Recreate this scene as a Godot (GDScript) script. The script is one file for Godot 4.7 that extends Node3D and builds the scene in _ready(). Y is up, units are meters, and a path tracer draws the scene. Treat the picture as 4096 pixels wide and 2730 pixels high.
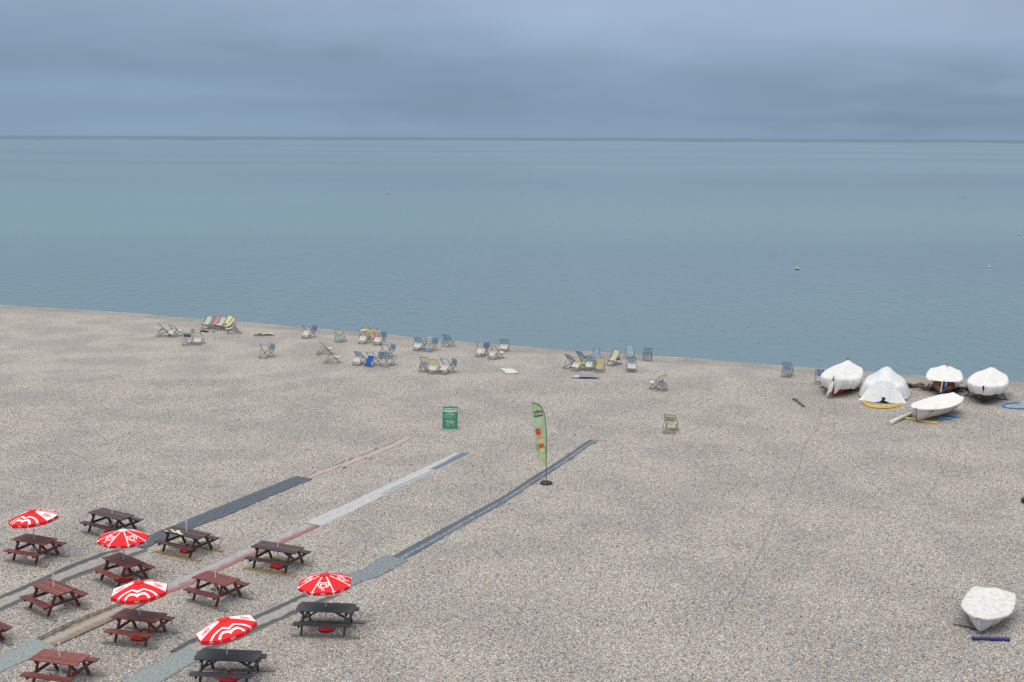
extends Node3D
# A shingle beach below a cliff: picnic tables, parasols, deck chairs and covered boats under an overcast sky.

const MATS = {"a1":[[-5.532,-57.782,-4.936,-57.485],[-5.663,-57.483,-5.053,-57.176],[-5.795,-57.184,-5.17,-56.866],[-5.926,-56.885,-5.288,-56.557],[-6.057,-56.586,-5.405,-56.248],[-6.188,-56.287,-5.523,-55.939],[-6.329,-55.993,-5.66,-55.639],[-6.485,-55.705,-5.812,-55.345],[-6.64,-55.418,-5.963,-55.051],[-6.795,-55.131,-6.115,-54.757],[-6.95,-54.843,-6.266,-54.463],[-7.105,-54.556,-6.418,-54.169],[-7.262,-54.269,-6.569,-53.875],[-7.421,-53.984,-6.721,-53.582],[-7.579,-53.699,-6.905,-53.307],[-7.738,-53.413,-7.089,-53.032],[-7.897,-53.128,-7.273,-52.758],[-8.066,-52.849,-7.457,-52.483],[-8.241,-52.573,-7.641,-52.208],[-8.415,-52.297,-7.824,-51.933],[-8.59,-52.021,-8.002,-51.654],[-8.758,-51.742,-8.18,-51.375],[-8.902,-51.448,-8.357,-51.096],[-9.046,-51.155,-8.517,-50.807],[-9.19,-50.862,-8.675,-50.516],[-9.334,-50.569,-8.833,-50.226]],"a2":[[-9.608,-50.749,-8.805,-50.296],[-9.868,-50.274,-9.057,-49.825],[-10.127,-49.799,-9.309,-49.354],[-10.384,-49.323,-9.562,-48.884],[-10.634,-48.843,-9.814,-48.413],[-10.883,-48.363,-10.063,-47.941],[-11.133,-47.883,-10.29,-47.457],[-11.382,-47.402,-10.517,-46.974],[-11.632,-46.922,-10.745,-46.491],[-11.881,-46.442,-10.972,-46.007],[-12.131,-45.962,-11.199,-45.524],[-12.378,-45.48,-11.465,-45.062],[-12.625,-44.999,-11.747,-44.608],[-12.872,-44.517,-12.029,-44.154],[-13.117,-44.035,-12.31,-43.701],[-13.363,-43.553,-12.553,-43.225],[-13.609,-43.071,-12.796,-42.749],[-13.785,-42.566,-13.039,-42.274],[-13.868,-42.032,-13.282,-41.798],[-13.951,-41.497,-13.478,-41.303]],"a3":[[-13.991,-41.536,-13.321,-41.147],[-14.221,-41.327,-13.481,-40.855],[-14.452,-41.118,-13.641,-40.563],[-14.682,-40.909,-13.801,-40.271],[-14.912,-40.7,-13.961,-39.978],[-15.062,-40.428,-14.121,-39.686],[-15.212,-40.155,-14.282,-39.394],[-15.361,-39.882,-14.461,-39.113],[-15.511,-39.609,-14.641,-38.833],[-15.656,-39.334,-14.82,-38.552],[-15.777,-39.047,-15.0,-38.271],[-15.898,-38.761,-15.162,-37.983],[-16.019,-38.474,-15.267,-37.666],[-16.14,-38.187,-15.391,-37.358],[-16.261,-37.901,-15.533,-37.057],[-16.389,-37.617,-15.675,-36.755],[-16.517,-37.334,-15.817,-36.454],[-16.646,-37.051,-15.959,-36.152],[-16.774,-36.767,-16.101,-35.851],[-16.907,-36.486,-16.243,-35.549],[-17.043,-36.206,-16.381,-35.246],[-17.178,-35.926,-16.517,-34.942],[-17.314,-35.646,-16.653,-34.638],[-17.449,-35.366,-16.789,-34.334]],"b1":[[-2.689,-54.774,-1.904,-54.671],[-2.898,-54.347,-2.124,-54.238],[-3.107,-53.921,-2.344,-53.806],[-3.316,-53.494,-2.564,-53.373],[-3.525,-53.068,-2.784,-52.94],[-3.734,-52.641,-3.005,-52.507],[-3.943,-52.215,-3.225,-52.074],[-4.152,-51.788,-3.445,-51.641],[-4.361,-51.362,-3.665,-51.208],[-4.582,-50.941,-3.896,-50.78],[-4.805,-50.522,-4.131,-50.356],[-5.029,-50.103,-4.367,-49.931],[-5.252,-49.684,-4.602,-49.506],[-5.475,-49.265,-4.832,-49.078],[-5.699,-48.846,-5.045,-48.642],[-5.92,-48.425,-5.259,-48.205],[-6.133,-48.001,-5.472,-47.769],[-6.346,-47.576,-5.686,-47.333],[-6.558,-47.152,-5.907,-46.9],[-6.79,-46.737,-6.129,-46.468],[-7.022,-46.323,-6.351,-46.036],[-7.255,-45.909,-6.574,-45.605],[-7.488,-45.495,-6.796,-45.173],[-7.719,-45.08,-7.019,-44.741],[-7.892,-44.638,-7.242,-44.31],[-8.066,-44.196,-7.465,-43.878]],"b2":[[-8.04,-44.251,-7.461,-43.857],[-8.236,-43.916,-7.636,-43.537],[-8.432,-43.582,-7.81,-43.218],[-8.628,-43.248,-7.984,-42.898],[-8.824,-42.914,-8.159,-42.579],[-9.02,-42.58,-8.333,-42.26],[-9.217,-42.246,-8.513,-41.943],[-9.416,-41.914,-8.714,-41.64],[-9.616,-41.582,-8.916,-41.337],[-9.815,-41.25,-9.117,-41.034],[-10.014,-40.917,-9.318,-40.731],[-10.209,-40.583,-9.506,-40.42],[-10.393,-40.241,-9.674,-40.097],[-10.576,-39.9,-9.842,-39.774],[-10.76,-39.559,-10.01,-39.452],[-10.95,-39.222,-10.178,-39.129],[-11.143,-38.886,-10.339,-38.802],[-11.336,-38.55,-10.496,-38.474],[-11.529,-38.214,-10.653,-38.146],[-11.722,-37.878,-10.83,-37.829],[-11.908,-37.538,-11.033,-37.527],[-12.094,-37.198,-11.236,-37.226],[-12.28,-36.858,-11.44,-36.924],[-12.466,-36.519,-11.643,-36.622]],"b3":[[-12.423,-36.614,-11.682,-36.59],[-12.529,-36.468,-11.762,-36.406],[-12.635,-36.323,-11.841,-36.222],[-12.734,-36.173,-11.92,-36.039],[-12.828,-36.02,-12.0,-35.855],[-12.923,-35.868,-12.079,-35.671],[-13.017,-35.715,-12.158,-35.487],[-13.112,-35.562,-12.237,-35.303],[-13.206,-35.409,-12.317,-35.12],[-13.301,-35.256,-12.396,-34.936],[-13.396,-35.103,-12.482,-34.755],[-13.49,-34.951,-12.576,-34.579],[-13.585,-34.798,-12.671,-34.403],[-13.67,-34.64,-12.766,-34.226],[-13.753,-34.481,-12.86,-34.05],[-13.837,-34.321,-12.955,-33.874],[-13.92,-34.162,-13.05,-33.697],[-14.003,-34.003,-13.144,-33.521],[-14.081,-33.841,-13.243,-33.347],[-14.154,-33.677,-13.346,-33.175],[-14.226,-33.512,-13.448,-33.003],[-14.299,-33.348,-13.551,-32.831]],"b4":[[-14.276,-33.348,-13.519,-32.806],[-14.356,-33.205,-13.614,-32.632],[-14.435,-33.061,-13.71,-32.458],[-14.515,-32.918,-13.805,-32.285],[-14.594,-32.774,-13.901,-32.111],[-14.674,-32.631,-13.996,-31.937],[-14.753,-32.488,-14.092,-31.764],[-14.833,-32.344,-14.187,-31.59],[-14.912,-32.201,-14.283,-31.417],[-14.983,-32.053,-14.378,-31.243],[-15.053,-31.905,-14.475,-31.07],[-15.124,-31.757,-14.574,-30.898],[-15.195,-31.609,-14.673,-30.727],[-15.265,-31.461,-14.772,-30.555],[-15.336,-31.313,-14.871,-30.383],[-15.406,-31.165,-14.97,-30.211]],"c1":[[3.943,-57.438,4.45,-57.25],[3.705,-56.919,4.178,-56.74],[3.468,-56.401,3.906,-56.23],[3.241,-55.878,3.652,-55.712],[3.02,-55.353,3.437,-55.176],[2.798,-54.827,3.222,-54.639],[2.576,-54.302,3.007,-54.103],[2.345,-53.781,2.779,-53.572],[2.114,-53.26,2.543,-53.045],[1.884,-52.738,2.308,-52.517],[1.653,-52.217,2.073,-51.989],[1.408,-51.702,1.837,-51.461],[1.158,-51.19,1.601,-50.934],[0.907,-50.678,1.354,-50.412],[0.669,-50.16,1.107,-49.89],[0.438,-49.639,0.86,-49.367],[0.208,-49.117,0.616,-48.843],[-0.022,-48.595,0.373,-48.319],[-0.253,-48.074,0.13,-47.795],[-0.5,-47.561,-0.124,-47.276],[-0.774,-47.061,-0.383,-46.76],[-1.048,-46.561,-0.646,-46.245],[-1.322,-46.061,-0.91,-45.731],[-1.596,-45.561,-1.173,-45.217],[-1.869,-45.061,-1.437,-44.703],[-2.143,-44.56,-1.7,-44.188],[-2.417,-44.06,-1.963,-43.674],[-2.691,-43.56,-2.227,-43.16],[-2.965,-43.06,-2.49,-42.645],[-3.239,-42.56,-2.754,-42.131],[-3.512,-42.06,-3.017,-41.617],[-3.786,-41.56,-3.28,-41.103],[-4.056,-41.058,-3.544,-40.588],[-4.323,-40.554,-3.807,-40.074]],"c2":[[-4.562,-40.731,-3.702,-40.119],[-4.682,-40.448,-3.849,-39.853],[-4.801,-40.165,-3.995,-39.588],[-4.92,-39.883,-4.142,-39.322],[-5.04,-39.6,-4.289,-39.057],[-5.159,-39.317,-4.435,-38.791],[-5.337,-39.074,-4.59,-38.532],[-5.554,-38.857,-4.826,-38.343],[-5.77,-38.639,-5.063,-38.153],[-5.926,-38.375,-5.223,-37.896],[-6.082,-38.111,-5.379,-37.635],[-6.238,-37.846,-5.534,-37.375],[-6.394,-37.582,-5.69,-37.115],[-6.55,-37.318,-5.846,-36.855]],"c3":[[-6.533,-37.398,-5.673,-36.895],[-6.694,-37.217,-5.82,-36.706],[-6.855,-37.036,-5.967,-36.517],[-6.985,-36.833,-6.115,-36.328],[-7.108,-36.624,-6.262,-36.139],[-7.23,-36.415,-6.409,-35.95],[-7.357,-36.209,-6.556,-35.761],[-7.492,-36.008,-6.704,-35.572],[-7.628,-35.808,-6.846,-35.379],[-7.764,-35.608,-6.98,-35.181],[-7.9,-35.407,-7.115,-34.982],[-8.036,-35.207,-7.25,-34.784],[-8.173,-35.007,-7.385,-34.586],[-8.33,-34.824,-7.52,-34.388],[-8.488,-34.64,-7.654,-34.189],[-8.646,-34.456,-7.789,-33.991],[-8.803,-34.273,-7.924,-33.793],[-8.961,-34.089,-8.059,-33.595],[-9.119,-33.905,-8.197,-33.399],[-9.277,-33.722,-8.353,-33.218],[-9.434,-33.538,-8.51,-33.036],[-9.592,-33.355,-8.666,-32.855],[-9.725,-33.155,-8.821,-32.671],[-9.827,-32.935,-8.957,-32.474],[-9.929,-32.716,-9.093,-32.277],[-10.032,-32.497,-9.229,-32.079]],"c4":[[-9.611,-32.905,-9.006,-32.081],[-9.697,-32.752,-9.071,-31.939],[-9.782,-32.598,-9.137,-31.798],[-9.868,-32.445,-9.203,-31.656],[-9.953,-32.292,-9.268,-31.514],[-10.039,-32.139,-9.334,-31.372],[-10.124,-31.986,-9.399,-31.23],[-10.21,-31.833,-9.465,-31.088],[-10.295,-31.68,-9.53,-30.947],[-10.379,-31.526,-9.596,-30.805],[-10.46,-31.37,-9.662,-30.663],[-10.542,-31.215,-9.727,-30.521],[-10.623,-31.06,-9.793,-30.379],[-10.704,-30.904,-9.859,-30.238],[-10.786,-30.749,-9.925,-30.096],[-10.867,-30.594,-9.991,-29.954]]}
const ROPE1 = [[18.624,-66.375],[18.508,-65.446],[17.959,-64.092],[17.369,-63.001],[16.78,-62.442],[16.374,-61.125],[16.021,-59.745],[15.239,-58.233],[14.355,-55.931],[13.652,-53.643],[12.627,-50.665],[11.689,-47.987],[10.82,-45.795],[9.932,-43.363],[9.13,-41.163],[8.637,-39.869],[8.077,-38.481],[7.583,-37.181],[7.202,-36.408],[6.863,-35.665],[6.627,-34.812],[6.13,-33.861],[5.594,-32.221],[5.172,-31.168],[4.855,-30.392]]
const ROPE2 = [[26.907,-65.536],[26.07,-63.951],[24.761,-61.561],[23.493,-59.203],[18.122,-48.868],[15.131,-43.203],[12.34,-37.859],[10.401,-34.601],[8.787,-30.999]]
const CHAIRS = [[-26.38,-87.98,60.0,"blue_white",0,"navy_white","blue and white deck chair farthest to the left, turned sideways to the right"],[-25.53,-87.88,35.0,"cream",0,"white","cream deck chair with white back cloth, second from the left end of the chairs"],[-23.59,-84.44,5.0,"cream",0,"blue_band","cream deck chair with a blue band across its back, left of a small yellow one"],[-22.89,-84.56,5.0,"yellow_white",0,"white","small yellow striped deck chair just right of the one with the blue band"],[-24.07,-91.58,200.0,"cream_grey",0,"","pale grey striped deck chair left of the red striped one, facing the camera"],[-23.43,-91.6,205.0,"red_white",0,"","red and white striped deck chair at the water's edge, the only red one"],[-22.91,-91.12,205.0,"cream_grey",0,"","pale grey striped deck chair right of the red striped one"],[-22.57,-91.99,200.0,"yellow_white",0,"green","yellow striped deck chair at the back of the cluster by the red one"],[-22.08,-90.66,235.0,"cream",0,"","cream deck chair turned left, between the yellow one and the rightmost of its cluster"],[-21.53,-89.25,255.0,"cream",0,"","cream deck chair seen from the side, rightmost of the cluster with the red one"],[-16.85,-79.36,20.0,"blue_yellow",1,"","blue and yellow deck chair standing alone below the folded yellow one"],[-15.33,-87.46,25.0,"blue_white",1,"white","bright blue deck chair with ballooning canvas and white back cloth, alone by the water"],[-12.72,-85.87,10.0,"cream",0,"blue_yellow","cream deck chair with a blue and yellow cloth tied across its back"],[-10.92,-87.79,20.0,"yellow_white",0,"","yellow striped deck chair half hidden behind a cream one with ballooning canvas"],[-10.83,-85.27,20.0,"cream",1,"white","cream deck chair with ballooning canvas and white back cloth near the water"],[-10.31,-87.14,15.0,"yellow_white",0,"red","yellow deck chair with faded red cloth behind a blue and yellow one"],[-9.67,-84.77,20.0,"blue_yellow",1,"white","blue and yellow deck chair with ballooning canvas, right of the cream ballooning one"],[-13.0,-80.67,65.0,"cream",0,"","cream deck chair seen from the side, the upper of two facing right"],[-12.01,-77.56,75.0,"yellow_white",0,"","pale yellow deck chair seen from the side, the lower of two facing right"],[-10.07,-77.07,35.0,"blue_yellow",0,"white","blue and yellow deck chair left of the one with the solid blue cloth"],[-9.2,-76.65,35.0,"blue_yellow",1,"blue","deck chair with a big solid blue cloth hanging on its back"],[-8.2,-76.68,25.0,"blue_yellow",0,"","blue and yellow deck chair right of the one with the solid blue cloth"],[-8.63,-79.64,28.0,"blue_yellow",1,"","blue and yellow deck chair just behind the group with the solid blue cloth"],[-6.59,-82.58,20.0,"blue_yellow",0,"white","blue and yellow deck chair with white back cloth, left of the pair by the water"],[-5.79,-82.2,25.0,"blue_yellow",1,"blue_yellow","deck chair whose canvas and back cloth are both blue and yellow, right of two"],[-4.63,-84.79,30.0,"blue_yellow",0,"navy_white","blue and yellow deck chair with navy striped back cloth, alone by the water mid beach"],[-2.05,-80.35,20.0,"blue_white",1,"white_mark","blue and white deck chair with ballooning canvas and a red mark on its white cloth"],[-1.04,-79.25,50.0,"cream",0,"white","cream deck chair turned right beside the one with the red mark"],[-0.52,-83.23,10.0,"blue_yellow",0,"white","blue and yellow deck chair near the water above the cream one turned right"],[-5.57,-75.03,20.0,"cream",0,"navy_white","cream deck chair with navy striped back cloth, left of three in a row"],[-4.96,-74.39,20.0,"yellow_white",0,"white","yellow deck chair with white back cloth, middle of three in a row"],[-4.13,-74.24,35.0,"blue_yellow",1,"white","blue and yellow deck chair with white back cloth, right of three in a row"],[3.97,-76.08,55.0,"blue_white",0,"","blue deck chair turned right, leftmost of the large group right of the white sheet"],[4.39,-75.41,35.0,"yellow_white",0,"white","yellow deck chair with white back cloth, second from left in the large group"],[4.76,-77.22,50.0,"blue_white",0,"","blue deck chair at the back of the large group, half hidden"],[5.12,-75.6,15.0,"blue_yellow",0,"white_green","blue and yellow deck chair with green edged white cloth in the large group"],[5.73,-77.68,175.0,"blue_white",0,"","tall blue and white deck chair facing the camera in the large group"],[5.72,-75.02,5.0,"yellow_white",0,"","yellow striped deck chair seen from behind, rightmost of the front row in the large group"],[6.79,-77.09,215.0,"cream_olive",0,"navy_white","olive and cream striped deck chair turned to the left, right of the large group"],[8.27,-80.77,178.0,"blue_yellow",0,"","blue and yellow deck chair facing the camera at the water's edge"],[9.38,-79.95,5.0,"blue_yellow",0,"navy_white","blue and yellow deck chair with navy striped cloth, right of the one facing the camera"],[7.77,-75.15,2.0,"blue_yellow",0,"white","blue and yellow deck chair with white back cloth, below the one facing the camera"],[8.8,-69.4,-45.0,"cream",0,"navy_white","cream deck chair turned left, alone right of the large group"],[8.25,-59.13,20.0,"yellow_white",0,"green_band","yellow and white deck chair with a green band, nearest to the camera"],[17.66,-73.73,25.0,"blue_yellow",0,"navy_white","blue and yellow deck chair with navy striped cloth, left of the boats"],[19.15,-71.51,20.0,"blue_white",0,"","blue and white deck chair partly hidden behind the leftmost covered boat"]]
const HOOP = [[20.415,-66.346],[20.207,-65.831],[20.216,-65.162],[20.542,-64.756],[21.067,-64.651],[21.616,-64.857],[22.218,-65.448]]
const BHOSE = [[29.214,-66.098],[28.718,-65.974],[28.286,-65.723],[27.977,-65.236],[27.957,-64.84],[28.268,-64.641],[28.877,-64.621],[29.26,-64.706]]

var M := {}            # materials by name
var mesh_cache := {}
var used_names := {}
var ground_noise := FastNoiseLite.new()
var rng := RandomNumberGenerator.new()
var mat_cells := {}    # 0.25 m cells covered by walkway mats

const SEA_Y := -0.6
const SHORE := [[-120.0, -136.0], [-47.85, -108.7], [-34.63, -104.1], [-17.68, -96.5], [-0.94, -88.2], [11.75, -83.5], [21.53, -79.35], [33.4, -75.0], [70.0, -62.0], [140.0, -40.0]]

func smooth01(a: float, b: float, x: float) -> float:
	var t := clampf((x - a) / (b - a), 0.0, 1.0)
	return t * t * (3.0 - 2.0 * t)

func shore_z(x: float) -> float:
	for i in SHORE.size() - 1:
		if x <= SHORE[i + 1][0]:
			return lerpf(SHORE[i][1], SHORE[i + 1][1], (x - SHORE[i][0]) / (SHORE[i + 1][0] - SHORE[i][0]))
	return SHORE[SHORE.size() - 1][1]

# height of the shingle at a place
func gy(x: float, z: float) -> float:
	var d := (z - shore_z(x)) * 0.92            # metres inland of the water line
	var h := ground_noise.get_noise_2d(x, z) * 0.024
	h *= smooth01(0.0, 8.0, d)
	if d < 7.0:
		h += -0.6 * smooth01(7.0, 0.0, d) if d > 0.0 else -0.6 + d * 0.16
	return h

func numbered(called: String) -> String:
	var n: int = used_names.get(called, 0)
	used_names[called] = n + 1
	return called if n == 0 else "%s_%03d" % [called, n]

func describe(o: Node, label: String, category: String, group := "") -> void:
	o.set_meta("label", label)
	o.set_meta("category", category)
	if group != "":
		o.set_meta("group", group)

func thing(called: String, label: String, category: String, at := Vector3.ZERO, turn := 0.0, group := "") -> Node3D:
	var o := Node3D.new()
	o.name = numbered(called)
	add_child(o)
	o.position = at
	o.rotation.y = turn
	describe(o, label, category, group)
	return o

func part(parent: Node, called: String, mesh: Mesh, material: Material, xf := Transform3D.IDENTITY) -> MeshInstance3D:
	var o := MeshInstance3D.new()
	o.name = called
	o.mesh = mesh
	o.material_override = material
	o.transform = xf
	parent.add_child(o, true)
	return o

func single(called: String, mesh: Mesh, material: Material, label: String, category: String, at := Vector3.ZERO, turn := 0.0, group := "") -> MeshInstance3D:
	var o := MeshInstance3D.new()
	o.name = numbered(called)
	o.mesh = mesh
	o.material_override = material
	add_child(o)
	o.position = at
	o.rotation.y = turn
	describe(o, label, category, group)
	return o

func structure(called: String, mesh: Mesh, material: Material) -> MeshInstance3D:
	var o := MeshInstance3D.new()
	o.name = called
	o.mesh = mesh
	o.material_override = material
	o.set_meta("kind", "structure")
	add_child(o)
	return o

# ---------- shapes ----------

func finish(st: SurfaceTool, smooth := true) -> ArrayMesh:
	if smooth:
		st.index()
	st.generate_normals()
	return st.commit()

# box with chamfered edges
func bbox(size: Vector3, bevel := 0.006) -> ArrayMesh:
	var key := "b%.4f_%.4f_%.4f_%.4f" % [size.x, size.y, size.z, bevel]
	if mesh_cache.has(key):
		return mesh_cache[key]
	var h := size / 2.0
	var b: float = minf(bevel, minf(h.x, minf(h.y, h.z)) * 0.6)
	var st := SurfaceTool.new()
	st.begin(Mesh.PRIMITIVE_TRIANGLES)
	st.set_smooth_group(-1)
	var axes := [Vector3.RIGHT, Vector3.UP, Vector3.BACK]
	for a in 3:
		for s in [-1.0, 1.0]:
			var n: Vector3 = axes[a] * s
			var u: Vector3 = axes[(a + 1) % 3]
			var v: Vector3 = axes[(a + 2) % 3]
			var hu: float = h[(a + 1) % 3] - b
			var hv: float = h[(a + 2) % 3] - b
			var c: Vector3 = n * h[a]
			face(st, [c - u * hu - v * hv, c + u * hu - v * hv, c + u * hu + v * hv, c - u * hu + v * hv], n)
	for a in 3:
		var e1: int = (a + 1) % 3
		var e2: int = (a + 2) % 3
		for s in [-1.0, 1.0]:
			for t in [-1.0, 1.0]:
				var al: Vector3 = axes[a] * (h[a] - b)
				var p: Vector3 = axes[e1] * s * h[e1] + axes[e2] * t * (h[e2] - b)
				var q: Vector3 = axes[e1] * s * (h[e1] - b) + axes[e2] * t * h[e2]
				face(st, [p - al, p + al, q + al, q - al], axes[e1] * s + axes[e2] * t)
	for sx in [-1.0, 1.0]:
		for sy in [-1.0, 1.0]:
			for sz in [-1.0, 1.0]:
				var p1 := Vector3(sx * h.x, sy * (h.y - b), sz * (h.z - b))
				var p2 := Vector3(sx * (h.x - b), sy * h.y, sz * (h.z - b))
				var p3 := Vector3(sx * (h.x - b), sy * (h.y - b), sz * h.z)
				face(st, [p1, p2, p3], Vector3(sx, sy, sz))
	var m := finish(st, false)
	mesh_cache[key] = m
	return m

# polygon fan turned so that its front looks along n (front faces run clockwise)
func face(st: SurfaceTool, pts: Array, n: Vector3) -> void:
	var c: Vector3 = (pts[1] - pts[0]).cross(pts[2] - pts[0])
	var flip := c.dot(n) > 0.0
	for i in range(1, pts.size() - 1):
		st.add_vertex(pts[0])
		st.add_vertex(pts[i + 1] if flip else pts[i])
		st.add_vertex(pts[i] if flip else pts[i + 1])

# a beam of the given width (sideways) and height from a to b
func beam(parent: Node, called: String, a: Vector3, b: Vector3, wide: float, high: float, material: Material, up := Vector3.UP) -> MeshInstance3D:
	var d := b - a
	var z := d.normalized()
	if absf(z.dot(up)) > 0.98:
		up = Vector3.RIGHT
	var x := up.cross(z).normalized()
	var y := z.cross(x)
	var len := snappedf(d.length(), 0.005)
	return part(parent, called, bbox(Vector3(wide, high, len), minf(0.006, minf(wide, high) * 0.2)), material, Transform3D(Basis(x, y, z), (a + b) / 2.0))

# tube along points; radius may be a number or an array of radii
func tube(pts: Array, radius, sides := 8, closed_ends := true) -> ArrayMesh:
	var st := SurfaceTool.new()
	st.begin(Mesh.PRIMITIVE_TRIANGLES)
	var rings := []
	var up := Vector3.UP
	for i in pts.size():
		var t: Vector3
		if i == 0:
			t = pts[1] - pts[0]
		elif i == pts.size() - 1:
			t = pts[i] - pts[i - 1]
		else:
			t = pts[i + 1] - pts[i - 1]
		t = t.normalized()
		var ref := Vector3.UP if absf(t.y) < 0.9 else Vector3.RIGHT
		var x := ref.cross(t).normalized()
		var y := t.cross(x)
		var r: float = radius[i] if radius is Array else radius
		var ring := []
		for k in sides:
			var a := TAU * k / sides
			ring.append(pts[i] + (x * cos(a) + y * sin(a)) * r)
		rings.append(ring)
	for i in rings.size() - 1:
		for k in sides:
			var k2 := (k + 1) % sides
			quad(st, rings[i][k], rings[i][k2], rings[i + 1][k2], rings[i + 1][k])
	if closed_ends:
		st.set_smooth_group(1)
		for e in [0, rings.size() - 1]:
			for k in sides:
				var k2 := (k + 1) % sides
				if e == 0:
					tri(st, pts[e], rings[e][k2], rings[e][k])
				else:
					tri(st, pts[e], rings[e][k], rings[e][k2])
	st.generate_normals()
	return st.commit()

func quad(st: SurfaceTool, a: Vector3, b: Vector3, c: Vector3, d: Vector3) -> void:
	tri(st, a, b, c)
	tri(st, a, c, d)

func tri(st: SurfaceTool, a: Vector3, b: Vector3, c: Vector3) -> void:
	st.add_vertex(a)
	st.add_vertex(c)
	st.add_vertex(b)

# smooth sheet from a grid of points (rows of equal length), uv from 0 to 1
func sheet(rows: Array, uvs = null, closed := false) -> ArrayMesh:
	var nr := rows.size()
	var nc: int = rows[0].size()
	var v := PackedVector3Array()
	var uv := PackedVector2Array()
	var ix := PackedInt32Array()
	for i in nr:
		for j in nc:
			v.append(rows[i][j])
			uv.append(uvs[i][j] if uvs != null else Vector2(float(j) / (nc - 1), float(i) / (nr - 1)))
	for i in nr - 1:
		for j in nc - 1:
			var a := i * nc + j
			ix.append_array([a, a + 1, a + nc + 1, a, a + nc + 1, a + nc])
	var arr := []
	arr.resize(Mesh.ARRAY_MAX)
	arr[Mesh.ARRAY_VERTEX] = v
	arr[Mesh.ARRAY_TEX_UV] = uv
	arr[Mesh.ARRAY_INDEX] = ix
	var am := ArrayMesh.new()
	am.add_surface_from_arrays(Mesh.PRIMITIVE_TRIANGLES, arr)
	var st := SurfaceTool.new()
	st.create_from(am, 0)
	st.generate_normals()
	return st.commit()

# solid of revolution: profile of (radius, height), optionally squared off (power > 2)
func lathe(profile: Array, sides := 20, power := 2.0) -> ArrayMesh:
	var rows := []
	for p in profile:
		var row := []
		for k in sides + 1:
			var a := TAU * k / sides
			var c := cos(a)
			var s := sin(a)
			var q := pow(pow(absf(c), power) + pow(absf(s), power), -1.0 / power)
			row.append(Vector3(c * q * p[0], p[1], s * q * p[0]))
		rows.append(row)
	return sheet(rows)

# ---------- pictures ----------

func rgb8(r: float, g: float, b: float) -> Color:
	return Color(r / 255.0, g / 255.0, b / 255.0)

func new_image(w: int, h: int, c: Color) -> Image:
	var im := Image.create(w, h, false, Image.FORMAT_RGBA8)
	im.fill(c)
	return im

func tex(im: Image) -> ImageTexture:
	return ImageTexture.create_from_image(im)

# lettering drawn into a picture: the glyph outlines of a TextMesh, filled
func draw_text(im: Image, text: String, centre: Vector2, high: float, color: Color, weight := 700, mirrored := false, fit := 0.0, lean := 0.0) -> void:
	var f := SystemFont.new()
	f.font_names = PackedStringArray(["Droid Sans"])
	f.font_weight = weight
	var tm := TextMesh.new()
	tm.font = f
	tm.text = text
	tm.font_size = 64
	tm.pixel_size = 0.01
	tm.depth = 0.0
	var arr := tm.get_mesh_arrays()
	var v: PackedVector3Array = arr[Mesh.ARRAY_VERTEX]
	if v.is_empty():
		return
	var ix: PackedInt32Array = arr[Mesh.ARRAY_INDEX] if arr[Mesh.ARRAY_INDEX] != null else PackedInt32Array(range(v.size()))
	var lo := Vector2(1e9, 1e9)
	var hi := -lo
	for p in v:
		lo = lo.min(Vector2(p.x, p.y))
		hi = hi.max(Vector2(p.x, p.y))
	var k := high / maxf(hi.y - lo.y, 0.001)
	var kx := k if fit <= 0.0 else fit / (hi.x - lo.x)
	var mid := (lo + hi) / 2.0
	var pts := PackedVector2Array()
	for p in v:
		var q := Vector2((p.x - mid.x) * kx * (-1.0 if mirrored else 1.0), -(p.y - mid.y) * k)
		q.x += -q.y * lean
		pts.append(centre + q)
	var ss := 3
	var cover := {}
	for t in range(0, ix.size(), 3):
		var a := pts[ix[t]]
		var b := pts[ix[t + 1]]
		var c := pts[ix[t + 2]]
		var area := (b - a).cross(c - a)
		if absf(area) < 1e-6:
			continue
		var x0 := int(floor(minf(a.x, minf(b.x, c.x)) * ss))
		var x1 := int(ceil(maxf(a.x, maxf(b.x, c.x)) * ss))
		var y0 := int(floor(minf(a.y, minf(b.y, c.y)) * ss))
		var y1 := int(ceil(maxf(a.y, maxf(b.y, c.y)) * ss))
		for y in range(y0, y1 + 1):
			for x in range(x0, x1 + 1):
				var p := Vector2((x + 0.5) / ss, (y + 0.5) / ss)
				var w0 := (b - a).cross(p - a) / area
				var w1 := (c - b).cross(p - b) / area
				var w2 := (a - c).cross(p - c) / area
				if w0 >= 0.0 and w1 >= 0.0 and w2 >= 0.0:
					cover[Vector2i(x, y)] = true
	var sums := {}
	for q in cover:
		var cell := Vector2i(floori(float(q.x) / ss), floori(float(q.y) / ss))
		sums[cell] = sums.get(cell, 0) + 1
	for cell in sums:
		if cell.x >= 0 and cell.y >= 0 and cell.x < im.get_width() and cell.y < im.get_height():
			var old := im.get_pixelv(cell)
			im.set_pixelv(cell, old.lerp(color, float(sums[cell]) / (ss * ss)))

func in_heart(x: float, y: float) -> bool:
	# two round lobes and a point; y up
	var yy := y * 1.05 + 0.12
	var a := x * x + yy * yy - 1.0
	return a * a * a - x * x * yy * yy * yy < 0.0

# nested heart strokes with an open end; p in units of the heart's half width, y up; returns true on the stroke
func heart_mark(x: float, y: float) -> bool:
	if absf(x) > 1.35 or absf(y) > 1.35:
		return false
	var on := (in_heart(x, y) and not in_heart(x / 0.80, (y - 0.02) / 0.80)) or (in_heart(x / 0.60, (y - 0.03) / 0.60) and not in_heart(x / 0.40, (y - 0.05) / 0.40))
	if on and x > 0.08 and y < -0.25 and x < 0.62 and absf(y + 1.05 - x * 0.95) < 0.13:
		return false
	return on

const PEBBLES := 420000

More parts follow.
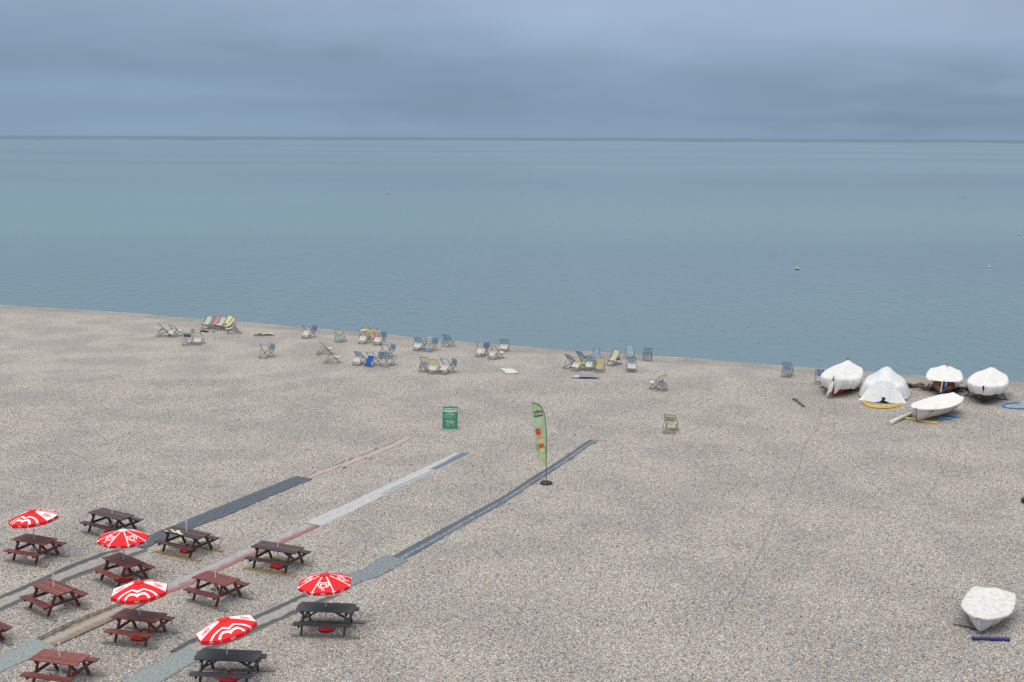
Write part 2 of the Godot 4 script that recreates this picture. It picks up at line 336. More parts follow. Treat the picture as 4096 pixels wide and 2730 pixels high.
func _ready() -> void:
	# camera on the cliff, looking slightly down and a hair out of level
	var cam := Camera3D.new()
	cam.name = "camera"
	cam.fov = 32.39
	cam.near = 0.5
	cam.far = 120000.0
	cam.transform = Transform3D(Basis(Vector3.RIGHT, -atan(816.0 / 4700.0)) * Basis(Vector3.BACK, deg_to_rad(0.238)), Vector3(0, 15, 0))
	add_child(cam)
	cam.current = true
	# overcast sky
	var env := Environment.new()
	env.background_mode = Environment.BG_SKY
	env.tonemap_mode = Environment.TONE_MAPPER_LINEAR
	env.tonemap_exposure = 1.0
	env.background_energy_multiplier = 1.0
	env.sdfgi_enabled = true
	env.ssao_enabled = true
	env.ssil_enabled = true
	build_sky(env)
	var we := WorldEnvironment.new()
	we.name = "world_environment"
	we.environment = env
	add_child(we)
	# the sun, spread wide by the cloud
	var sun := DirectionalLight3D.new()
	sun.name = "sun"
	sun.light_energy = 0.5
	sun.light_angular_distance = 45.0
	sun.light_color = Color(1.0, 0.955, 0.9)
	sun.shadow_enabled = true
	sun.rotation_degrees = Vector3(-66, -35, 0)
	add_child(sun)
	make_materials()
	build_ground()
	build_sea()
	build_things()

# ---------- materials ----------

func plain(color: Color, rough := 0.7, metal := 0.0) -> StandardMaterial3D:
	var m := StandardMaterial3D.new()
	m.albedo_color = color
	m.roughness = rough
	m.metallic = metal
	m.cull_mode = BaseMaterial3D.CULL_DISABLED
	return m

func noise_tex(freq: float, octaves: int, a: Color, b: Color, size := 256, stretch := 1.0, seed := 1, ramp_lo := 0.25, ramp_hi := 0.75) -> ImageTexture:
	var n := FastNoiseLite.new()
	n.seed = seed
	n.frequency = freq
	n.fractal_octaves = octaves
	var w := size
	var h := int(size / stretch)
	var src := n.get_seamless_image(w, h)
	if stretch != 1.0:
		src.resize(w, size, Image.INTERPOLATE_CUBIC)
	src.convert(Image.FORMAT_RGBA8)
	var data := src.get_data()
	var lut := []
	for i in 256:
		lut.append(a.lerp(b, smooth01(ramp_lo, ramp_hi, i / 255.0)))
	for i in range(0, data.size(), 4):
		var c: Color = lut[data[i]]
		data[i] = int(c.r * 255.0)
		data[i + 1] = int(c.g * 255.0)
		data[i + 2] = int(c.b * 255.0)
	return tex(Image.create_from_data(w, size, false, Image.FORMAT_RGBA8, data))

func grained(a: Color, b: Color, rough: float, scale: Vector3, seed: int, stretch := 8.0) -> StandardMaterial3D:
	var m := plain(Color.WHITE, rough)
	m.albedo_texture = noise_tex(0.03, 4, a, b, 256, stretch, seed)
	m.uv1_triplanar = true
	m.uv1_scale = scale
	return m

func stripes(list: Array) -> StandardMaterial3D:
	# list of [colour, width]; runs along the cloth
	var total := 0.0
	for s in list:
		total += s[1]
	var im := new_image(128, 8, Color.WHITE)
	var at := 0.0
	for s in list:
		im.fill_rect(Rect2i(roundi(at / total * 128.0), 0, ceili(s[1] / total * 128.0) + 1, 8), s[0])
		at += s[1]
	var m := plain(Color.WHITE, 0.85)
	m.albedo_texture = tex(im)
	m.backlight_enabled = true
	m.backlight = Color(0.8, 0.8, 0.8)
	return m

func repeat_stripes(a: Color, b: Color, n: int, share := 0.5) -> Array:
	var l := []
	for i in n:
		l.append([a, 1.0 - share])
		l.append([b, share])
	l.append([a, 1.0 - share])
	return l

func make_materials() -> void:
	# timber of the tables: stained softwood with a worn sheen
	M.red_wood = grained(rgb8(82, 33, 30), rgb8(116, 54, 48), 0.42, Vector3(0.5, 6.0, 6.0), 3, 1.0)
	M.red_wood_worn = grained(rgb8(98, 44, 38), rgb8(134, 72, 62), 0.5, Vector3(0.5, 6.0, 6.0), 4, 1.0)
	M.dark_wood = grained(rgb8(44, 26, 26), rgb8(74, 46, 46), 0.4, Vector3(0.5, 6.0, 6.0), 5, 1.0)
	M.dark_wood_worn = grained(rgb8(56, 38, 36), rgb8(92, 66, 64), 0.45, Vector3(0.5, 6.0, 6.0), 6, 1.0)
	M.black_wood = grained(rgb8(34, 36, 39), rgb8(56, 59, 63), 0.42, Vector3(0.5, 6.0, 6.0), 7, 1.0)
	M.black_wood_worn = grained(rgb8(42, 44, 48), rgb8(68, 72, 77), 0.45, Vector3(0.5, 6.0, 6.0), 8, 1.0)
	M.red_wood_faded = grained(rgb8(112, 58, 50), rgb8(150, 92, 80), 0.6, Vector3(0.5, 6.0, 6.0), 41, 1.0)
	M.dark_wood_faded = grained(rgb8(70, 52, 50), rgb8(108, 86, 82), 0.55, Vector3(0.5, 6.0, 6.0), 42, 1.0)
	M.black_wood_faded = grained(rgb8(52, 55, 59), rgb8(80, 84, 88), 0.5, Vector3(0.5, 6.0, 6.0), 43, 1.0)
	M.red_wood_beam = grained(rgb8(78, 31, 28), rgb8(112, 52, 46), 0.45, Vector3(6.0, 6.0, 0.5), 3, 1.0)
	M.dark_wood_beam = grained(rgb8(42, 25, 25), rgb8(70, 44, 44), 0.45, Vector3(6.0, 6.0, 0.5), 5, 1.0)
	M.black_wood_beam = grained(rgb8(34, 36, 39), rgb8(54, 57, 61), 0.45, Vector3(6.0, 6.0, 0.5), 7, 1.0)
	M.grey_timber = grained(rgb8(96, 96, 90), rgb8(138, 136, 128), 0.85, Vector3(0.6, 5.0, 5.0), 9, 1.0)
	M.pale_timber = grained(rgb8(140, 112, 72), rgb8(178, 148, 102), 0.8, Vector3(0.6, 5.0, 5.0), 10, 1.0)
	M.chair_wood = grained(rgb8(98, 90, 82), rgb8(146, 136, 124), 0.8, Vector3(3, 3, 3), 11, 3.0)
	M.chair_wood_grey = grained(rgb8(120, 118, 114), rgb8(160, 157, 150), 0.8, Vector3(3, 3, 3), 12, 3.0)
	M.drift = grained(rgb8(70, 60, 52), rgb8(118, 106, 94), 0.9, Vector3(2, 2, 2), 13, 4.0)
	M.varnish = grained(rgb8(70, 36, 14), rgb8(128, 74, 32), 0.35, Vector3(4.0, 4.0, 0.35), 14, 1.0)
	M.varnish_dark = grained(rgb8(52, 28, 14), rgb8(96, 56, 28), 0.35, Vector3(4.0, 4.0, 0.35), 15, 1.0)
	# paint, plastic, metal
	M.white_pole = plain(rgb8(214, 214, 212), 0.4)
	M.red_plastic = plain(rgb8(178, 16, 26), 0.32)
	M.white_plastic = plain(rgb8(214, 216, 216), 0.4)
	M.black_plastic = plain(rgb8(34, 36, 39), 0.4)
	M.black_pole = plain(rgb8(30, 30, 32), 0.4)
	M.steel = plain(rgb8(150, 150, 150), 0.4, 0.8)
	M.yellow_pipe = grained(rgb8(210, 172, 60), rgb8(228, 194, 88), 0.4, Vector3(2, 2, 2), 16, 1.0)
	M.blue_pipe = grained(rgb8(44, 128, 188), rgb8(62, 146, 204), 0.4, Vector3(2, 2, 2), 17, 1.0)
	M.navy_pipe = plain(rgb8(22, 52, 128), 0.35)
	M.maroon = plain(rgb8(92, 24, 44), 0.5)
	M.red_paint = grained(rgb8(160, 22, 26), rgb8(186, 34, 36), 0.5, Vector3(1, 1, 1), 18, 1.0)
	M.blue_paint = grained(rgb8(30, 46, 78), rgb8(46, 62, 96), 0.5, Vector3(1, 1, 1), 19, 1.0)
	M.black_paint = plain(rgb8(26, 26, 28), 0.6)
	M.cream_paint = grained(rgb8(206, 198, 186), rgb8(222, 215, 204), 0.35, Vector3(0.8, 0.8, 0.8), 20, 1.0)
	M.white_paint = grained(rgb8(206, 208, 208), rgb8(226, 228, 228), 0.4, Vector3(0.8, 0.8, 0.8), 21, 1.0)
	M.cream_post = plain(rgb8(226, 218, 196), 0.5)
	M.rope_dark = plain(rgb8(104, 101, 98), 0.9)
	M.rope_grey = plain(rgb8(128, 127, 126), 0.9)
	M.rope_pale = plain(rgb8(186, 172, 150), 0.9)
	M.pink_buoy = plain(rgb8(226, 176, 184), 0.4)
	M.yellow_buoy = plain(rgb8(228, 168, 36), 0.4)
	M.fender = plain(rgb8(70, 140, 208), 0.4)
	# cloth
	var cream := rgb8(222, 214, 178)
	M.cream = stripes(repeat_stripes(rgb8(234, 229, 206), rgb8(224, 214, 160), 6, 0.45))
	M.yellow_white = stripes(repeat_stripes(rgb8(230, 216, 122), rgb8(236, 233, 216), 5, 0.45))
	M.blue_yellow = stripes([[rgb8(52, 136, 200), 1.0], [rgb8(226, 228, 140), 0.7], [rgb8(52, 136, 200), 0.9], [rgb8(212, 226, 222), 0.6], [rgb8(52, 136, 200), 1.0], [rgb8(226, 228, 140), 0.7], [rgb8(52, 136, 200), 0.9], [rgb8(212, 226, 222), 0.6], [rgb8(52, 136, 200), 1.0], [rgb8(226, 228, 140), 0.7], [rgb8(52, 136, 200), 0.8]])
	M.blue_white = stripes(repeat_stripes(rgb8(34, 88, 172), rgb8(222, 226, 230), 5, 0.4))
	M.navy_white = stripes(repeat_stripes(rgb8(34, 50, 98), rgb8(204, 210, 218), 6, 0.45))
	M.red_white = stripes(repeat_stripes(rgb8(196, 44, 66), rgb8(232, 218, 218), 5, 0.45))
	M.cream_grey = stripes(repeat_stripes(rgb8(226, 226, 214), rgb8(164, 178, 178), 5, 0.4))
	M.cream_olive = stripes(repeat_stripes(rgb8(178, 180, 132), rgb8(228, 228, 208), 5, 0.5))
	M.white_cloth = grained(rgb8(188, 186, 180), rgb8(214, 212, 206), 0.9, Vector3(2, 2, 2), 22, 1.0)
	M.white = M.white_cloth
	M.blue = grained(rgb8(16, 78, 156), rgb8(28, 98, 180), 0.8, Vector3(3, 3, 3), 23, 1.0)
	M.blue_band = stripes(repeat_stripes(rgb8(50, 100, 160), rgb8(120, 140, 160), 3, 0.3))
	M.green_band = stripes(repeat_stripes(rgb8(146, 176, 112), rgb8(186, 204, 200), 5, 0.45))
	M.green = plain(rgb8(60, 140, 104), 0.85)
	M.red = grained(rgb8(196, 112, 104), rgb8(220, 170, 160), 0.9, Vector3(3, 3, 3), 24, 1.0)
	var wm := new_image(64, 64, rgb8(206, 204, 198))
	for i in 12:
		wm.fill_rect(Rect2i(44 + i / 2, 22 + i, 5, 2), rgb8(206, 60, 60))
		wm.fill_rect(Rect2i(50 - i / 2, 33 + i, 5, 2), rgb8(206, 60, 60))
	M.white_mark = plain(Color.WHITE, 0.9)
	M.white_mark.albedo_texture = tex(wm)
	var wg := new_image(64, 64, rgb8(208, 206, 200))
	wg.fill_rect(Rect2i(0, 0, 7, 64), rgb8(48, 150, 110))
	wg.fill_rect(Rect2i(57, 0, 7, 64), rgb8(48, 150, 110))
	wg.fill_rect(Rect2i(0, 54, 64, 10), rgb8(48, 150, 110))
	M.white_green = plain(Color.WHITE, 0.9)
	M.white_green.albedo_texture = tex(wg)
	# canvas boat covers: white canvas with grime
	M.cover = grained(rgb8(216, 215, 211), rgb8(228, 227, 225), 0.75, Vector3(0.2, 0.2, 0.2), 25, 1.0)
	M.cover_old = plain(Color.WHITE, 0.8)
	M.cover_old.albedo_texture = noise_tex(0.01, 4, rgb8(200, 197, 190), rgb8(218, 217, 213), 512, 1.0, 26, 0.2, 0.7)
	M.cover_old.uv1_triplanar = true
	M.cover_old.uv1_scale = Vector3(0.7, 0.7, 0.7)
	M.tarp = grained(rgb8(212, 213, 214), rgb8(226, 228, 229), 0.45, Vector3(0.6, 0.6, 0.6), 27, 1.0)
	M.cover_trim = plain(rgb8(150, 116, 72), 0.85)

func shingle_texture() -> Array:
	# stones of many sizes and kinds laid over one another on a tile that repeats
	var size := 2048
	var r := RandomNumberGenerator.new()
	r.seed = 77
	var im := new_image(size, size, rgb8(104, 102, 100))
	var hm := new_image(size, size, Color(0.2, 0.2, 0.2))
	var kinds := stone_colours()
	var stamps := []
	var bumps := []
	for i in 160:
		var c: Color = kinds[i % kinds.size()]
		var f := r.randf_range(0.87, 1.23)
		c = Color(minf(c.r * f, 1.0), minf(c.g * f, 1.0), minf(c.b * f, 1.0))
		var a := r.randf_range(2.0, 4.6) if i % 9 else r.randf_range(4.0, 6.5)
		var b := a * r.randf_range(0.55, 0.95)
		var turn := r.randf() * PI
		var n := int(ceil(a)) * 2 + 3
		var s := Image.create(n, n, false, Image.FORMAT_RGBA8)
		var hb := Image.create(n, n, false, Image.FORMAT_RGBA8)
		var mid := (n - 1) / 2.0
		for y in n:
			for x in n:
				var p := Vector2(x - mid, y - mid).rotated(turn)
				var d := Vector2(p.x / a, p.y / b).length()
				var al := clampf((1.0 - d) * minf(a, b) + 0.5, 0.0, 1.0)
				var g := r.randf_range(0.95, 1.05)
				s.set_pixel(x, y, Color(c.r * g, c.g * g, c.b * g, al))
				var top := 0.35 + 0.55 * sqrt(maxf(0.0, 1.0 - d * d)) * clampf(b / 4.5, 0.4, 1.0)
				hb.set_pixel(x, y, Color(top, top, top, al))
		stamps.append(s)
		bumps.append(hb)
	for i in 230000:
		var k := r.randi() % stamps.size()
		var s: Image = stamps[k]
		var n := s.get_width()
		var x := r.randi() % size
		var y := r.randi() % size
		var box := Rect2i(0, 0, n, n)
		for ox in ([0, -size] if x + n > size else [0]):
			for oy in ([0, -size] if y + n > size else [0]):
				im.blend_rect(s, box, Vector2i(x + ox, y + oy))
				hm.blend_rect(bumps[k], box, Vector2i(x + ox, y + oy))
	return [im, hm]

func stone_colours() -> Array:
	var out := []
	for c in [[173, 170, 164], [153, 151, 148], [194, 191, 187], [134, 135, 138], [188, 176, 159], [166, 159, 150], [112, 116, 124], [208, 199, 184], [158, 160, 163], [176, 152, 130], [102, 105, 112], [208, 206, 202], [146, 143, 138], [182, 179, 176], [120, 120, 120], [196, 183, 166], [160, 126, 102], [178, 179, 182], [150, 148, 146], [212, 209, 205]]:
		out.append(rgb8(c[0], c[1], c[2]))
	return out

func mat_material(kind: String, seed: int) -> StandardMaterial3D:
	var w := 64
	var h := 512
	var im := new_image(w, h, Color.WHITE)
	var n := FastNoiseLite.new()
	n.seed = seed
	n.frequency = 1.0
	n.fractal_octaves = 3
	for y in h:
		var v := y / float(h)
		for x in w:
			var u := (x + 0.5) / w
			var streak := n.get_noise_2d(u * 14.0, v * 16.0)          # long stains that run with the mat
			var fine := n.get_noise_2d(u * 30.0 + 50.0, v * 160.0)
			var wob := u + n.get_noise_2d(u * 4.0 + 9.0, v * 14.0) * 0.09
			var c := rgb8(128, 128, 128)
			match kind:
				"a1":
					c = rgb8(108, 88, 83).lerp(rgb8(168, 156, 150), smooth01(0.05, 0.4, wob) * smooth01(1.0, 0.65, wob)).lerp(rgb8(178, 171, 166), 0.5 * smooth01(0.05, 0.35, streak))
					if u < 0.05 or u > 0.95:
						c = rgb8(206, 202, 196)
				"a2":
					c = rgb8(74, 83, 93).lerp(rgb8(88, 97, 106), smooth01(-0.3, 0.3, streak))
					if absf(u - 0.36) < 0.012 or absf(u - 0.68) < 0.012:
						c = rgb8(50, 56, 64)
				"a3", "c3":
					c = rgb8(76, 82, 90)
					var inn := smooth01(0.20, 0.26, wob) * smooth01(0.78, 0.70, wob)
					c = c.lerp(rgb8(158, 155, 148).lerp(rgb8(136, 134, 130), smooth01(0.0, 0.3, streak)), inn)
					if inn > 0.02 and inn < 0.98:
						c = c.lerp(rgb8(150, 130, 104), 0.6)
					if u < 0.03 or u > 0.97:
						c = rgb8(136, 132, 122)
				"b1":
					c = rgb8(182, 184, 184).lerp(rgb8(162, 163, 163), smooth01(0.0, 0.3, streak))
					if wob > 0.72 and v > 0.28 and v < 0.62:
						c = rgb8(140, 149, 154)
					if v < 0.27 and wob + fine * 0.25 > 0.30 + v * 0.9:
						c = rgb8(102, 113, 126)
					if u < 0.04 or u > 0.96:
						c = rgb8(206, 203, 196)
				"b2":
					c = rgb8(166, 164, 164).lerp(rgb8(142, 140, 141), smooth01(0.0, 0.3, streak))
					if wob + streak * 0.35 + fine * 0.14 > 0.60:
						c = rgb8(150, 110, 106).lerp(rgb8(140, 98, 94), smooth01(-0.2, 0.2, fine))
					if u < 0.05 and streak > 0.0:
						c = rgb8(150, 104, 98)
				"b3":
					c = rgb8(150, 128, 104).lerp(rgb8(118, 98, 78), smooth01(-0.05, 0.3, streak))
					c = c.lerp(rgb8(160, 155, 150), smooth01(0.25, 0.4, wob) * smooth01(0.75, 0.55, wob) * 0.9)
					if absf(wob - 0.16) < 0.05 or u < 0.06:
						c = rgb8(76, 74, 74)
					if u > 0.93:
						c = rgb8(88, 88, 90)
				"b4", "c4":
					c = rgb8(142, 149, 148).lerp(rgb8(112, 122, 128), smooth01(-0.05, 0.35, streak)).lerp(rgb8(160, 160, 152), 0.5 * smooth01(0.1, 0.4, fine))
				"c1":
					c = rgb8(76, 84, 93).lerp(rgb8(88, 96, 104), smooth01(-0.3, 0.3, streak))
					if wob > 0.46 and wob < 0.70:
						c = rgb8(140, 146, 151)
						var blob := n.get_noise_2d(u * 9.0 + 31.0, v * 70.0)
						if blob > 0.12:
							c = rgb8(70, 77, 86)
					if wob > 0.93 and streak > -0.1:
						c = rgb8(168, 171, 173)
				"c2":
					c = rgb8(106, 114, 120).lerp(rgb8(136, 141, 144), smooth01(-0.2, 0.25, streak))
			c = c * (1.0 + fine * 0.05)
			c.a = 1.0
			im.set_pixel(x, y, c)
	if kind == "b1":
		for s in [[0.80, 0.42], [0.86, 0.5], [0.74, 0.55], [0.62, 0.5], [0.9, 0.35]]:
			im.fill_rect(Rect2i(int(s[1] * w), int(s[0] * h), 4, 3), rgb8(70, 66, 60))
	var m := plain(Color.WHITE, 0.75)
	m.albedo_texture = tex(im)
	m.texture_repeat = false
	return m

# ---------- the setting ----------

func build_sky(env: Environment) -> void:
	var n := FastNoiseLite.new()
	n.seed = 5
	n.frequency = 1.0
	n.fractal_octaves = 4
	var coarse := Image.create(512, 256, false, Image.FORMAT_RGBF)
	for y in 256:
		for x in 512:
			coarse.set_pixel(x, y, sky_colour(n, x / 512.0 * TAU, PI / 2.0 - (y + 0.5) / 256.0 * PI))
	coarse.resize(2048, 1024, Image.INTERPOLATE_BILINEAR)
	for y in range(410, 520):
		for x in 2048:
			coarse.set_pixel(x, y, sky_colour(n, x / 2048.0 * TAU, PI / 2.0 - (y + 0.5) / 1024.0 * PI))
	var pano := PanoramaSkyMaterial.new()
	pano.panorama = ImageTexture.create_from_image(coarse)
	var sky := Sky.new()
	sky.sky_material = pano
	env.sky = sky

# around: 0 to TAU over the width of the panorama; the view lies at its edge. Layers of rain cloud, brighter overhead as overcast is, raised there out of view to light the beach.
func sky_colour(n: FastNoiseLite, around: float, up: float) -> Color:
	var e := rad_to_deg(maxf(up, 0.0))
	var az := wrapf(rad_to_deg(around), -180.0, 180.0)
	var dir := Vector3(sin(around), 0, cos(around))
	# cloud banks: long thin layers near the horizon, wider ones higher up
	var lift := log(1.0 + e * 0.6)
	var bank := n.get_noise_3d(dir.x * 3.5, lift * 1.5, dir.z * 3.5)
	var wisp := n.get_noise_3d(dir.x * 9.0 + 7.0, lift * 4.0, dir.z * 9.0)
	var soft := n.get_noise_3d(dir.x * 1.4 + 20.0, lift * 1.1, dir.z * 1.4)
	var low := Color(0.235, 0.342, 0.465)
	var mid := Color(0.335, 0.428, 0.57)
	var high := Color(1.12, 1.14, 1.17)
	var c := low.lerp(mid, smooth01(1.0, 8.5, e + bank * 1.0 + soft * 1.6 + 1.2 * sin(deg_to_rad(az * 3.0))))
	c = c.lerp(high, smooth01(7.0, 60.0, e))
	var k := 1.0 + bank * 0.05 * smooth01(60.0, 3.0, e) + wisp * 0.012 + soft * 0.05
	for b in BANKS:
		k += b[4] * exp(-pow((az - b[0] + wisp * b[2] * 0.5) / b[2], 2.0) - pow((e - b[1] + wisp * b[3] * 0.9) / b[3], 2.0))
	return Color(c.r * k, c.g * k, c.b * k)

# banks of cloud seen over the sea: bearing, height, half width, half height in degrees, how much paler or darker
const BANKS := [[4.5, 5.8, 13.0, 1.6, 0.10], [-17.0, 3.5, 12.0, 0.7, -0.10], [-16.0, 2.2, 8.0, 0.45, 0.10], [-10.0, 1.85, 5.0, 0.3, 0.07], [-4.0, 1.6, 6.0, 0.8, -0.09], [20.0, 1.5, 10.0, 1.3, -0.18], [-15.0, 0.45, 12.0, 0.5, 0.10], [20.0, 4.6, 6.0, 0.9, 0.05], [-24.0, 6.4, 5.0, 0.7, 0.07], [6.0, 0.3, 10.0, 0.3, 0.06], [60.0, 4.0, 14.0, 1.2, -0.08], [110.0, 3.0, 12.0, 1.0, 0.07], [170.0, 4.0, 16.0, 1.2, -0.08], [-70.0, 3.0, 14.0, 1.0, 0.07], [-130.0, 4.0, 14.0, 1.2, -0.07]]

func build_ground() -> void:
	ground_noise.seed = 12
	ground_noise.frequency = 0.11
	ground_noise.fractal_octaves = 3
	var pics := shingle_texture()
	var m := plain(Color.WHITE, 0.88)
	var im: Image = pics[0]
	m.albedo_texture = tex(im)
	var nm: Image = pics[1]
	nm.bump_map_to_normal_map(3.0)
	m.normal_enabled = true
	m.normal_scale = 1.0
	m.normal_texture = tex(nm)
	# patches of sorted stones, greyer or tawnier, tens of metres wide
	m.detail_enabled = true
	m.detail_blend_mode = BaseMaterial3D.BLEND_MODE_MUL
	m.detail_uv_layer = BaseMaterial3D.DETAIL_UV_2
	m.detail_albedo = noise_tex(0.012, 6, rgb8(232, 231, 231), rgb8(255, 253, 250), 1024, 1.0, 31, 0.2, 0.75)
	m.vertex_color_use_as_albedo = true
	M.shingle = m
	var xs := []
	var x := -125.0
	while x <= 125.0:
		xs.append(x)
		x += 0.8 if absf(x) < 50.0 else 3.0
	var v := PackedVector3Array()
	var uv := PackedVector2Array()
	var uv2 := PackedVector2Array()
	var tone := PackedColorArray()
	var ix := PackedInt32Array()
	var nr := 190
	for i in nr + 1:
		for j in xs.size():
			var px: float = xs[j]
			var zs := shore_z(px) - 12.0
			var z := lerpf(zs, 30.0, pow(float(i) / nr, 1.6))
			v.append(Vector3(px, gy(px, z), z))
			uv.append(Vector2(px, z) / 9.6)
			uv2.append(Vector2(px, z).rotated(0.4) / 64.0)
			tone.append(stone_tone(px, z))
	var nc := xs.size()
	for i in nr:
		for j in nc - 1:
			var a := i * nc + j
			ix.append_array([a, a + 1, a + nc + 1, a, a + nc + 1, a + nc])
	var arr := []
	arr.resize(Mesh.ARRAY_MAX)
	arr[Mesh.ARRAY_VERTEX] = v
	arr[Mesh.ARRAY_TEX_UV] = uv
	arr[Mesh.ARRAY_TEX_UV2] = uv2
	arr[Mesh.ARRAY_COLOR] = tone
	arr[Mesh.ARRAY_INDEX] = ix
	var am := ArrayMesh.new()
	am.add_surface_from_arrays(Mesh.PRIMITIVE_TRIANGLES, arr)
	var st := SurfaceTool.new()
	st.create_from(am, 0)
	st.generate_normals()
	st.generate_tangents()
	structure("ground", st.commit(), m)

# a strip of coarser, darker stones along the water, broken up towards the left
func stone_tone(x: float, z: float) -> Color:
	var d := z - shore_z(x)
	var edge := 4.2 + 2.0 * ground_noise.get_noise_2d(x * 1.5, 40.0) + 1.2 * ground_noise.get_noise_2d(x * 5.0, z * 5.0)
	var dark := 0.84 if d < edge and d > 0.3 else 1.0
	return Color(dark, dark, dark * 0.995)

func build_sea() -> void:
	# calm, glossy water of the bay, then a rough, evenly bluer stretch far out
	var calm := plain(Color.WHITE, 0.15)
	calm.metallic_specular = 1.0
	calm.normal_enabled = true
	calm.normal_texture = ripple_normals(3, 0.011)
	calm.normal_scale = 2.0
	calm.vertex_color_use_as_albedo = true
	structure("sea", water_sheet(40.0, 5200.0, 260), calm)
	var far_blue := plain(Color(0.118, 0.192, 0.240).linear_to_srgb(), 0.75)
	far_blue.metallic_specular = 0.3
	structure("sea_offing", water_sheet(5200.0, 45000.0, 20), far_blue)

func ripple_normals(seed: int, freq: float) -> ImageTexture:
	var wn := FastNoiseLite.new()
	wn.seed = seed
	wn.frequency = freq
	wn.fractal_octaves = 5
	var wi := wn.get_seamless_image(1024, 512)
	wi.resize(1024, 1024, Image.INTERPOLATE_CUBIC)
	wi.convert(Image.FORMAT_RGBA8)
	wi.bump_map_to_normal_map(3.0)
	return tex(wi)

func water_sheet(near: float, far: float, nr: int) -> ArrayMesh:
	var n := FastNoiseLite.new()
	n.seed = 8
	n.frequency = 1.0
	n.fractal_octaves = 3
	var v := PackedVector3Array()
	var uv := PackedVector2Array()
	var col := PackedColorArray()
	var ix := PackedInt32Array()
	var na := 300
	for i in nr + 1:
		var r := near * pow(far / near, float(i) / nr)
		for j in na + 1:
			var a := lerpf(-1.45, 1.45, float(j) / na)
			# the seam between the two stretches wanders
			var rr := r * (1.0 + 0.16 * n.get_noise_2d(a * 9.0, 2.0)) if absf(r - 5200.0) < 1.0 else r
			var p := Vector3(sin(a) * rr, SEA_Y, -cos(a) * rr)
			v.append(p)
			uv.append(Vector2(p.x, p.z) / 15.0)
			# bluer and greener tints mixed by slow noise over the bay
			var drift := n.get_noise_2d(p.x * 0.0012 + p.z * 0.0003, p.z * 0.0036 + 4.3)
			var tint := Color(0.104, 0.172, 0.188).lerp(Color(0.124, 0.230, 0.220), smooth01(-0.35, 0.35, drift))
			col.append(tint * (1.0 + 0.22 * n.get_noise_2d(p.x * 0.0016 + 30.0, p.z * 0.0030)))
	for i in nr:
		for j in na:
			var a := i * (na + 1) + j
			ix.append_array([a, a + na + 1, a + na + 2, a, a + na + 2, a + 1])
	var nrm := PackedVector3Array()
	nrm.resize(v.size())
	nrm.fill(Vector3.UP)
	var tan := PackedFloat32Array()
	for i in v.size():
		tan.append_array([1.0, 0.0, 0.0, 1.0])
	var arr := []
	arr.resize(Mesh.ARRAY_MAX)
	arr[Mesh.ARRAY_VERTEX] = v
	arr[Mesh.ARRAY_NORMAL] = nrm
	arr[Mesh.ARRAY_TANGENT] = tan
	arr[Mesh.ARRAY_TEX_UV] = uv
	arr[Mesh.ARRAY_COLOR] = col
	arr[Mesh.ARRAY_INDEX] = ix
	var am := ArrayMesh.new()
	am.add_surface_from_arrays(Mesh.PRIMITIVE_TRIANGLES, arr)
	return am

func build_pebbles() -> void:
	# loose stones on the nearer part of the beach
	var r := RandomNumberGenerator.new()
	r.seed = 99
	var kinds := stone_colours()
	for variant in 2:
		var st := SurfaceTool.new()
		st.begin(Mesh.PRIMITIVE_TRIANGLES)
		var rings := 4
		var sides := 7 if variant == 0 else 6
		var pts := []
		for i in rings + 1:
			var row := []
			var t := PI * i / rings
			for k in sides:
				var a := TAU * k / sides + i * 0.35
				var w := 1.0 + r.randf_range(-0.13, 0.13)
				row.append(Vector3(sin(t) * cos(a) * w, cos(t), sin(t) * sin(a) * w * 0.78))
			pts.append(row)
		for i in rings:
			for k in sides:
				var k2 := (k + 1) % sides
				if i > 0:
					tri(st, pts[i][k], pts[i][k2], pts[i + 1][k])
				if i < rings - 1:
					tri(st, pts[i][k2], pts[i + 1][k2], pts[i + 1][k])
		var mesh := finish(st)
		var mm := MultiMesh.new()
		mm.transform_format = MultiMesh.TRANSFORM_3D
		mm.use_colors = true
		mm.mesh = mesh
		var buf := PackedFloat32Array()
		var count := 0
		var want := PEBBLES / 2
		buf.resize(want * 16)
		while count < want:
			# spread so that stones thin out with distance from the foot of the beach
			var z := -27.0 - 45.0 * pow(r.randf(), 1.4)
			var half := -z * 0.50 + 3.0
			var x := r.randf_range(-half, half)
			if mat_cells.has(Vector2i(floori(x * 8.0), floori(z * 8.0))):
				continue
			var s := r.randf_range(0.012, 0.025) if r.randf() < 0.93 else r.randf_range(0.025, 0.04)
			var a := r.randf() * TAU
			var b := Basis(Vector3.UP, a) * Basis(Vector3.RIGHT, r.randf_range(-0.5, 0.5))
			b = b.scaled_local(Vector3(s, s * r.randf_range(0.45, 0.75), s))
			var c: Color = kinds[r.randi() % kinds.size()].srgb_to_linear()
			var f := r.randf_range(0.85, 1.25)
			var o := count * 16
			var y := gy(x, z) + s * r.randf_range(0.0, 0.55)
			buf[o] = b.x.x; buf[o + 1] = b.y.x; buf[o + 2] = b.z.x; buf[o + 3] = x
			buf[o + 4] = b.x.y; buf[o + 5] = b.y.y; buf[o + 6] = b.z.y; buf[o + 7] = y
			buf[o + 8] = b.x.z; buf[o + 9] = b.y.z; buf[o + 10] = b.z.z; buf[o + 11] = z
			buf[o + 12] = c.r * f; buf[o + 13] = c.g * f; buf[o + 14] = c.b * f; buf[o + 15] = 1.0
			count += 1
		mm.instance_count = want
		mm.buffer = buf
		var m := plain(Color.WHITE, 0.8)
		m.vertex_color_use_as_albedo = true
		var o := MultiMeshInstance3D.new()
		o.name = numbered("pebbles")
		o.multimesh = mm
		o.material_override = m
		o.set_meta("kind", "stuff")
		describe(o, "loose grey and tan pebbles covering the near beach" if variant == 0 else "smaller scattered grey and tan pebbles on the near beach", "pebbles")
		add_child(o)

